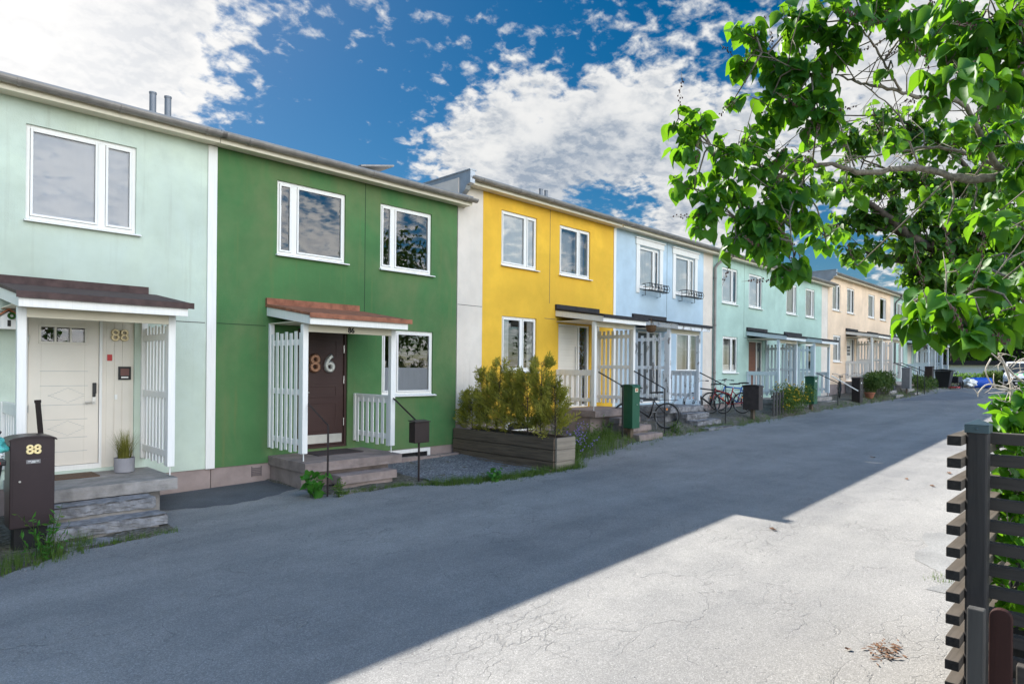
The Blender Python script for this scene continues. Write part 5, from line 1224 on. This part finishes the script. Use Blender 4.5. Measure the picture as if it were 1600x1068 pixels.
# arborvitae row in the planter box: each a shrub of its own
def thuja(x, y, h, r, seed, label):
    rr = random.Random(seed); t = thing('arborvitae', (x,y,.63), label, 'evergreen', 'evergreens in the planter box')
    lv = Leaves(); st = MB(); lean = Vector((rr.uniform(-.05,.05),rr.uniform(-.06,.06),1))
    st.tube([(x,y,.6),(x+lean.x*h*.5,y+lean.y*h*.5,.6+h*.55),(x+lean.x*h,y+lean.y*h,.6+h)], [.013,.009,.003], 6)
    for k in range(78):
        f = rr.random()**.85; z = .64+h*f*.97; a = rr.random()*6.283; rad = r*(1-.72*f)*rr.uniform(.55,1.15)+.03
        if f < .22: rad *= .85
        o = Vector((x+lean.x*h*f,y+lean.y*h*f,z)); d = Vector((math.cos(a),math.sin(a),rr.uniform(.35,1.0))).normalized(); e = o+d*rad*1.25
        st.tube([o,e], [.004,.0015], 4)
        nrm = Vector((-math.sin(a),math.cos(a),rr.uniform(-.4,.4))).normalized(); side = d.cross(nrm).normalized()
        nb = 5+int(rad*26)
        for q in range(nb):
            tt = .22+.78*(q+rr.random())/nb; p = o.lerp(e,tt); sg = 1 if q % 2 else -1
            dd = (d*.9+side*sg*rr.uniform(.4,1.0)+rvec(rr)*.25).normalized(); ln = (.05+.06*rr.random())*(1.25-.5*tt)
            sh = rr.random()
            for w in range(4):
                pp = p+dd*ln*(.2+.25*w); d2 = (dd+side*(.55 if w % 2 else -.55)+rvec(rr)*.3).normalized()
                lv.tri(pp, d2, (nrm+rvec(rr)*.5).normalized(), ln*.75, .017, sh)
    st.build('stem', barkd, t); lv.build('foliage', thuja_leaf, t); return t
lab = ['evergreen shrub nearest the green house wall in the planter box','bushy evergreen second from the green house wall','tall evergreen third from the green house wall, in front of the strip edge','evergreen in the middle of the planter row, under the yellow window','slim evergreen fifth in the planter row, right of the middle','tallest thin evergreen near the street end of the planter','low spreading evergreen at the street end of the planter box']
for i, (y, h, r) in enumerate([(-.35,.75,.42),(-.75,1.22,.50),(-1.12,1.42,.52),(-1.50,1.20,.50),(-1.90,1.28,.50),(-2.30,1.50,.46),(-2.68,1.02,.52)]):
    thuja(9.22+.05*math.sin(i*2), y, h, r, 60+i, lab[i])
# weeds
def weed_plant(label, x, y, h, n, seed, m, broad=False, flowers=False, name='weed'):
    rr = random.Random(seed); g_ = zg(x,y); t = thing(name, (x,y,g_), label, 'weed', 'weeds along the lane edge')
    st = MB(); lv = Leaves(); fl = MB()
    for k in range(n):
        a = rr.random()*6.283; sp = rr.uniform(.1,.5)*h; hh = h*rr.uniform(.5,1)
        b0 = Vector((x+rr.uniform(-.08,.08),y+rr.uniform(-.08,.08),g_-.02)); e = b0+Vector((math.cos(a)*sp,math.sin(a)*sp,hh)); md = b0.lerp(e,.5)+Vector((0,0,.1*hh))
        st.tube([b0,md,e], [.004,.003,.0015], 4)
        for q in range(9 if not broad else 5):
            f = (q+1)/(9 if not broad else 5); p = b0.lerp(md,f*2) if f < .5 else md.lerp(e,f*2-1)
            d = (rvec(rr)+Vector((0,0,.15))).normalized()
            if broad: lv.heart(p, (d+Vector((0,0,-.2))).normalized(), Vector((rr.uniform(-.4,.4),rr.uniform(-.7,.1),1)), h*.34*rr.uniform(.6,1.1), 'heart', rr)
            else: lv.tri(p, d, rvec(rr).normalized(), .09*rr.uniform(.5,1.1), .022, rr.random())
            if flowers and f > .5:
                w = p+rvec(rr)*.03; fl.box(w.x-.008,w.x+.008,w.y-.008,w.y+.008,w.z-.010,w.z+.010)
    st.build('stems', weed_leaf, t); lv.build('leaves', m, t)
    if flowers: fl.build('blossoms', purple, t)
weed_plant('broad leaved green weed at the left foot of the number 86 steps', 4.86, -1.72, .42, 9, 71, bright_leaf, True)
weed_plant('small yellow green weed at the foot of the number 86 handrail', 5.12, -1.95, .26, 9, 72, weed_leaf)
weed_plant('tall flowering weed beside the street end of the planter box', 9.75, -2.72, .72, 13, 73, weed_leaf, False, True)
weed_plant('violet weed in the thick growth between the planter and the green mailbox', 10.4, -2.2, .75, 16, 74, weed_leaf, False, True)
weed_plant('leafy weed half way to the green mailbox', 11.1, -1.9, .62, 14, 75, weed_leaf)
weed_plant('weed clump left of the green mailbox post', 12.0, -1.75, .55, 13, 76, weed_leaf)
weed_plant('tall weed against the side of the yellow house steps', 10.9, -1.2, .95, 14, 77, weed_leaf)
weed_plant('large toothed weed in front of the number 88 mailbox', 1.42, -2.42, .50, 15, 78, bright_leaf)
weed_plant('thin upright weed with a seed spike before the 88 mailbox', 1.50, -2.22, .62, 3, 79, weed_leaf)
weed_plant('broad leaved weed in the grass edge of the gravel bed', 7.55, -2.78, .24, 9, 80, bright_leaf, True)
weed_plant('bushy grass tuft by the black bicycle', 14.6, -2.05, .35, 16, 81, weed_leaf)
# grass and small weeds along the edge: uncountable
rr = random.Random(90); vs = []; fs = []
def tuft(x, y, h, n):
    global vs, fs
    v, f = blades(n, (x,y,zg(x,y)-.005), .05, h, .5*h, .006, rr.randint(0,10**6), .3); k = len(vs); vs += v; fs += [tuple(i+k for i in q) for q in f]
def along(x0, x1, n, off, wd, h):
    for _ in range(n):
        x = rr.uniform(x0,x1); e = edge_y(x)
        if e > -.5: continue
        tuft(x, e+off+rr.gauss(0,wd), h*rr.uniform(.4,1.2), rr.randint(4,10))
along(-.5,1.9,300,.14,.14,.20); along(1.9,2.9,60,.03,.03,.09); along(5.2,6.7,120,.03,.035,.09); along(6.6,9.6,620,.05,.10,.15); along(9.4,12.6,800,.45,.32,.26); along(12.6,20,420,.08,.14,.13); along(20,30,260,.1,.15,.14); along(30,42,420,.25,.22,.22); along(42,55,200,.2,.3,.25)
for _ in range(16): tuft(7.0+rr.gauss(0,.10), -9.2+rr.gauss(0,.05), .06, 6)
for _ in range(60): tuft(rr.uniform(3.0,9), -9.86+rr.gauss(0,.05), .07, 6)
b = MB(); b.add(vs, fs); o = b.build('roadside_grass', weed_leaf); shade_attr(o, 5, 3); tag(o, 'short grass and small weeds along the edge of the lane', 'grass', kind='stuff')
# loose grit on the lane edge
rr = random.Random(95); b = MB()
for _ in range(900):
    x = rr.uniform(1,16); e = edge_y(x)
    if e > -.5: continue
    y = e-abs(rr.gauss(0,.25)); z = zg(x,y); s = rr.uniform(.003,.011); b.add([(x-s,y,z),(x,y-s,z),(x+s,y,z),(x,y+s,z),(x,y,z+s)], [(0,1,4),(1,2,4),(2,3,4),(3,0,4)])
for _ in range(500):
    x = rr.uniform(2.4,12); y = rr.uniform(-9.9,-6.9); z = zg(x,y); s = rr.uniform(.002,.007); b.add([(x-s,y,z),(x,y-s,z),(x+s,y,z),(x,y+s,z),(x,y,z+s)], [(0,1,4),(1,2,4),(2,3,4),(3,0,4)])
tag(b.build('loose_grit', stone), 'loose grit scattered on the asphalt', 'grit', kind='stuff')
# broad trees beyond the end of the lane and across the street
def tree(label, x, y, h, r, n, l, m, seed, zc=.6, group='trees beyond the lane'):
    rr = random.Random(seed); g_ = zg(x,y) if abs(y) < 100 else 0; t = thing('broadleaf_tree', (x,y,g_), label, 'tree', group)
    tb = MB(); tb.tube([(x,y,g_-.2),(x+.1,y,g_+h*.25),(x-.1,y+.1,g_+h*.55),(x,y,g_+h*.85)], [h*.03,h*.024,h*.016,h*.005], 8)
    lv = Leaves(); cl = []
    for k in range(26):
        v = rvec(rr); v = v.normalized()*(v.length**.5); c = Vector((x+v.x*r*.85,y+v.y*r*.85,g_+h*zc+v.z*h*(1-zc)*.9)); cl.append((c, r*rr.uniform(.22,.42)))
        tb.tube([(x,y,g_+h*rr.uniform(.2,.5)),((x+c.x)/2,(y+c.y)/2,c.z-.1*h),c], [h*.009,h*.006,h*.002], 5)
    for i in range(n):
        c, q = rr.choice(cl); p = c+rvec(rr)*q*1.15
        lv.tri(p, (rvec(rr)+Vector((0,0,-.3))).normalized(), rvec(rr).normalized(), l*rr.uniform(.6,1.2), l*.6, rr.random())
    tb.build('trunk', barkd, t, smooth=True); lv.build('crown', m, t)
tree('tall pale green tree rising behind the charcoal house end', 66, 1.0, 12.5, 4.2, 9000, .40, tree_leaf, 101)
tree('broad tree beyond the garage, right of the pale green one', 70, -8, 11.0, 5, 8000, .42, tree_leaf, 102)
tree('tree above the parked van at the right edge', 74, -15, 12, 5.5, 7000, .45, lilac_far, 103)
tree('round tree across the street, mirrored in the upper windows', 21, -19.5, 8.6, 3.2, 6000, .28, tree_leaf, 104, .6, 'trees across the street')
tree('wide tree across the street, mirrored in the far windows', 40, -23, 8.2, 3.6, 6000, .30, tree_leaf, 105, .55, 'trees across the street')
tree('smaller tree across the street, left of the other two', 13.0, -20, 6.8, 2.6, 4000, .25, tree_leaf, 106, .6, 'trees across the street')
def hedge(label, x0, x1, y0, y1, z0, z1, n, l, m, seed):
    rr = random.Random(seed); t = thing('hedge', ((x0+x1)/2,(y0+y1)/2,z0), label, 'hedge'); lv = Leaves()
    b = MB(); b.box(x0+.15,x1-.15,y0+.15,y1-.15,z0,z1-.15); b.build('inner_twigs', barkd, t)
    for i in range(n):
        f = rr.random()
        if f < .55: p = Vector((x0+rr.gauss(0,.08),rr.uniform(y0,y1),rr.uniform(z0,z1)))
        elif f < .8: p = Vector((rr.uniform(x0,x1),rr.uniform(y0,y1),z1+rr.gauss(0,.08)))
        else: p = Vector((rr.uniform(x0,x1),y1 if rr.random()<.5 else y0,rr.uniform(z0,z1)))
        lv.tri(p, (rvec(rr)+Vector((0,0,.4))).normalized(), rvec(rr).normalized(), l*rr.uniform(.6,1.2), l*.5, rr.random())
    lv.build('foliage', m, t)
hedge('tall bright green clipped hedge behind the white garage', 71, 73, -14, 6, .8, 5.2, 9000, .34, hedge_leaf, 111)
hedge('low light green hedge in front of the white garage', 57.0, 58.0, -4.2, 2.0, .8, 1.75, 3000, .2, privet_leaf, 112)
hedge('dark clipped bush beside the parked van', 55.3, 56.5, -3.5, -2.5, .8, 1.95, 1500, .16, fern_leaf, 113)
BACK_FILL, SKYV, SUNE, EXPO, CLV = 5.6, 0.27, 4.8, 1.34, 0.38
# ================================================================== sky, sun, camera
SUN = Vector((.165,1.16,1.0)).normalized()
elev = math.asin(SUN.z); azim = math.atan2(SUN.x, SUN.y)
wd = bpy.data.worlds.new('World'); scene.world = wd; wd.use_nodes = True
nt = wd.node_tree; N = nt.nodes; Lk = nt.links
bg = N['Background']; bg.inputs['Strength'].default_value = 0.10
def nd(kind, **kw):
    x = N.new(kind)
    for k, v in kw.items(): setattr(x, k, v)
    return x
def mth(op, a, b=0.0, clamp=False):
    x = nd('ShaderNodeMath', operation=op, use_clamp=clamp)
    for i, v in enumerate((a, b)):
        if hasattr(v, 'links'): Lk.new(v, x.inputs[i])
        else: x.inputs[i].default_value = v
    return x.outputs[0]
def wmix(f, a, b, mode='MIX'):
    x = nd('ShaderNodeMix', data_type='RGBA', blend_type=mode)
    for s_, v in ((x.inputs['Factor'], f), (x.inputs[6], a), (x.inputs[7], b)):
        if hasattr(v, 'links'): Lk.new(v, s_)
        elif hasattr(v, '__len__'): s_.default_value = (*v, 1)
        else: s_.default_value = v
    return x.outputs[2]
def wramp(f, lo, hi, smooth=True):
    x = nd('ShaderNodeMapRange', interpolation_type='SMOOTHSTEP' if smooth else 'LINEAR'); Lk.new(f, x.inputs['Value'])
    x.inputs['From Min'].default_value = lo; x.inputs['From Max'].default_value = hi; return x.outputs[0]
sky = nd('ShaderNodeTexSky', sky_type='NISHITA', sun_disc=False, sun_elevation=elev, sun_rotation=azim, altitude=0, air_density=1.0, dust_density=.3, ozone_density=3.0)
tc = nd('ShaderNodeTexCoord'); D_ = tc.outputs['Generated']
sep = nd('ShaderNodeSeparateXYZ'); Lk.new(D_, sep.inputs[0])
zc = mth('ADD', mth('MAXIMUM', sep.outputs['Z'], .0), .30)
pl = nd('ShaderNodeCombineXYZ'); Lk.new(mth('DIVIDE', sep.outputs['X'], zc), pl.inputs[0]); Lk.new(mth('DIVIDE', sep.outputs['Y'], zc), pl.inputs[1])
def wnoise(scale, detail, rough, off=(0,0,0), dist=0.0):
    mp = nd('ShaderNodeMapping'); mp.inputs['Location'].default_value = off; Lk.new(pl.outputs[0], mp.inputs['Vector'])
    x = nd('ShaderNodeTexNoise'); x.inputs['Scale'].default_value = scale; x.inputs['Detail'].default_value = detail; x.inputs['Roughness'].default_value = rough; x.inputs['Distortion'].default_value = dist
    Lk.new(mp.outputs[0], x.inputs['Vector']); return x.outputs['Fac']
def lobe(d, width, amp):
    v = nd('ShaderNodeVectorMath', operation='DOT_PRODUCT'); Lk.new(D_, v.inputs[0]); v.inputs[1].default_value = Vector(d).normalized()
    k = 1/(1-math.cos(R(width)))
    return mth('MULTIPLY', mth('POWER', 2.718, mth('MULTIPLY', mth('SUBTRACT', v.outputs['Value'], 1.0), k)), amp)
LOBES = [((.15,.914,.376),9,.42),((.08,.90,.45),14,.32),((.27,.87,.42),3.5,.10),
         ((.414,.833,.367),6,-.06),((.457,.825,.334),5,-.07),((.30,.915,.27),7,-.10),((.55,.745,.37),6,-.05),
         ((.647,.637,.419),5,.04),((.69,.56,.46),8,-.02),((.77,.456,.47),8,.0),((.83,.39,.41),3.5,-.14),((.707,.57,.418),3,-.12),
         ((.64,.70,.315),5,.16),((.70,.64,.300),6,.20),((.768,.558,.305),7,.26),((.83,.46,.31),7,.22),
         ((.765,.59,.256),2.6,-.34),((.81,.53,.250),2.6,-.30),((.88,.44,.215),5,.18),((.939,.305,.158),5,-.16),((.91,.22,.36),10,.22),((.97,.15,.24),8,.24),
         ((0,-.95,.2),38,.27),((0,-.2,.98),32,-.10)]
cov = None
for d, w_, a in LOBES:
    l_ = lobe(d, w_, a); cov = l_ if cov is None else mth('ADD', cov, l_)
n1 = wnoise(24, 6, .55, dist=.25); n2 = wnoise(5.0, 5, .6, (3.1,1.7,0)); n3 = wnoise(60, 4, .6, (1,5,0))
f0 = mth('ADD', mth('ADD', mth('MULTIPLY', n1, .62), mth('MULTIPLY', n2, .36)), mth('ADD', cov, mth('MULTIPLY', n3, .14)))
alpha = wramp(f0, .57, .76)
thick = wramp(f0, .72, 1.02)
# sunward relief: the field a little nearer the sun, compared with the field here
n1s = wnoise(24, 6, .55, (-.004,-.016,0), .25)
rel = wramp(mth('SUBTRACT', n1, n1s), -.09, .09, False)
soft = wnoise(7, 5, .55, (7,2,0))
greyf = mth('MULTIPLY', mth('ADD', mth('MULTIPLY', thick, .6), mth('MULTIPLY', mth('SUBTRACT', 1.0, rel), .55)), wramp(soft, .30, .60), True)
greyf = mth('ADD', greyf, lobe((.76,.60,.262), 4.5, .55), True)
KC = 10.0
lit = (.93*KC*CLV, .93*KC*CLV, .92*KC*CLV); dark = (.36*KC*CLV, .43*KC*CLV, .53*KC*CLV)
sunf = lobe((.12,.93,.36), 16, 1.0)
cc = wmix(greyf, lit, dark)
cc = wmix(mth('MULTIPLY', sunf, .75, True), cc, (1.18*KC*CLV,1.16*KC*CLV,1.14*KC*CLV))
# added fill: unseen sky behind the camera boosted to brighten the shaded facades
back_fill = nd('ShaderNodeMapRange'); Lk.new(sep.outputs['Y'], back_fill.inputs['Value']); back_fill.inputs['From Min'].default_value = .0; back_fill.inputs['From Max'].default_value = -.85; back_fill.inputs['To Min'].default_value = 1.0; back_fill.inputs['To Max'].default_value = BACK_FILL
cm = nd('ShaderNodeVectorMath', operation='SCALE'); pass; zenith_fill = nd('ShaderNodeMapRange'); Lk.new(sep.outputs['Z'], zenith_fill.inputs['Value']); zenith_fill.inputs['From Min'].default_value = .55; zenith_fill.inputs['From Max'].default_value = .9; zenith_fill.inputs['To Min'].default_value = 1.0; zenith_fill.inputs['To Max'].default_value = 2.7  # overhead sky boosted too, out of view, to lift the shaded lane
Lk.new(mth('MULTIPLY', back_fill.outputs[0], zenith_fill.outputs[0]), cm.inputs['Scale'])
hs = nd('ShaderNodeHueSaturation'); hs.inputs['Saturation'].default_value = 1.5; hs.inputs['Value'].default_value = SKYV; hs.inputs['Hue'].default_value = .494; Lk.new(sky.outputs[0], hs.inputs['Color'])
final = wmix(alpha, hs.outputs[0], cc)
Lk.new(final, cm.inputs[0]); Lk.new(cm.outputs[0], bg.inputs['Color'])

sd = bpy.data.lights.new('sun', 'SUN'); sd.energy = SUNE; sd.angle = R(.5); sd.color = (1,.95,.86)
so = bpy.data.objects.new('sun', sd); COL.objects.link(so); so.rotation_euler = (-SUN).to_track_quat('-Z', 'Y').to_euler()
cam = bpy.data.cameras.new('camera'); co = bpy.data.objects.new('camera', cam); COL.objects.link(co)
cam.sensor_width = 36; cam.lens = 1010/1600*36; cam.shift_y = 42/1600; cam.clip_start = .05; cam.clip_end = 5000
th = math.atan2(985, 1010); roll = .0095
fwd = Vector((math.cos(th), math.sin(th), 0)); right = Vector((math.sin(th), -math.cos(th), 0)); up = Vector((0,0,1))
r2 = right*math.cos(roll)+up*math.sin(roll); u2 = up*math.cos(roll)-right*math.sin(roll)
co.matrix_world = Matrix(((r2.x,u2.x,-fwd.x,0),(r2.y,u2.y,-fwd.y,-10.5),(r2.z,u2.z,-fwd.z,1.95),(0,0,0,1)))
scene.camera = co
scene.view_settings.view_transform = 'Standard'; scene.view_settings.look = 'None'; scene.view_settings.gamma = 1; scene.view_settings.exposure = EXPO
scene.cycles.max_bounces = 8; scene.cycles.transparent_max_bounces = 16; scene.cycles.caustics_reflective = False; scene.cycles.caustics_refractive = False
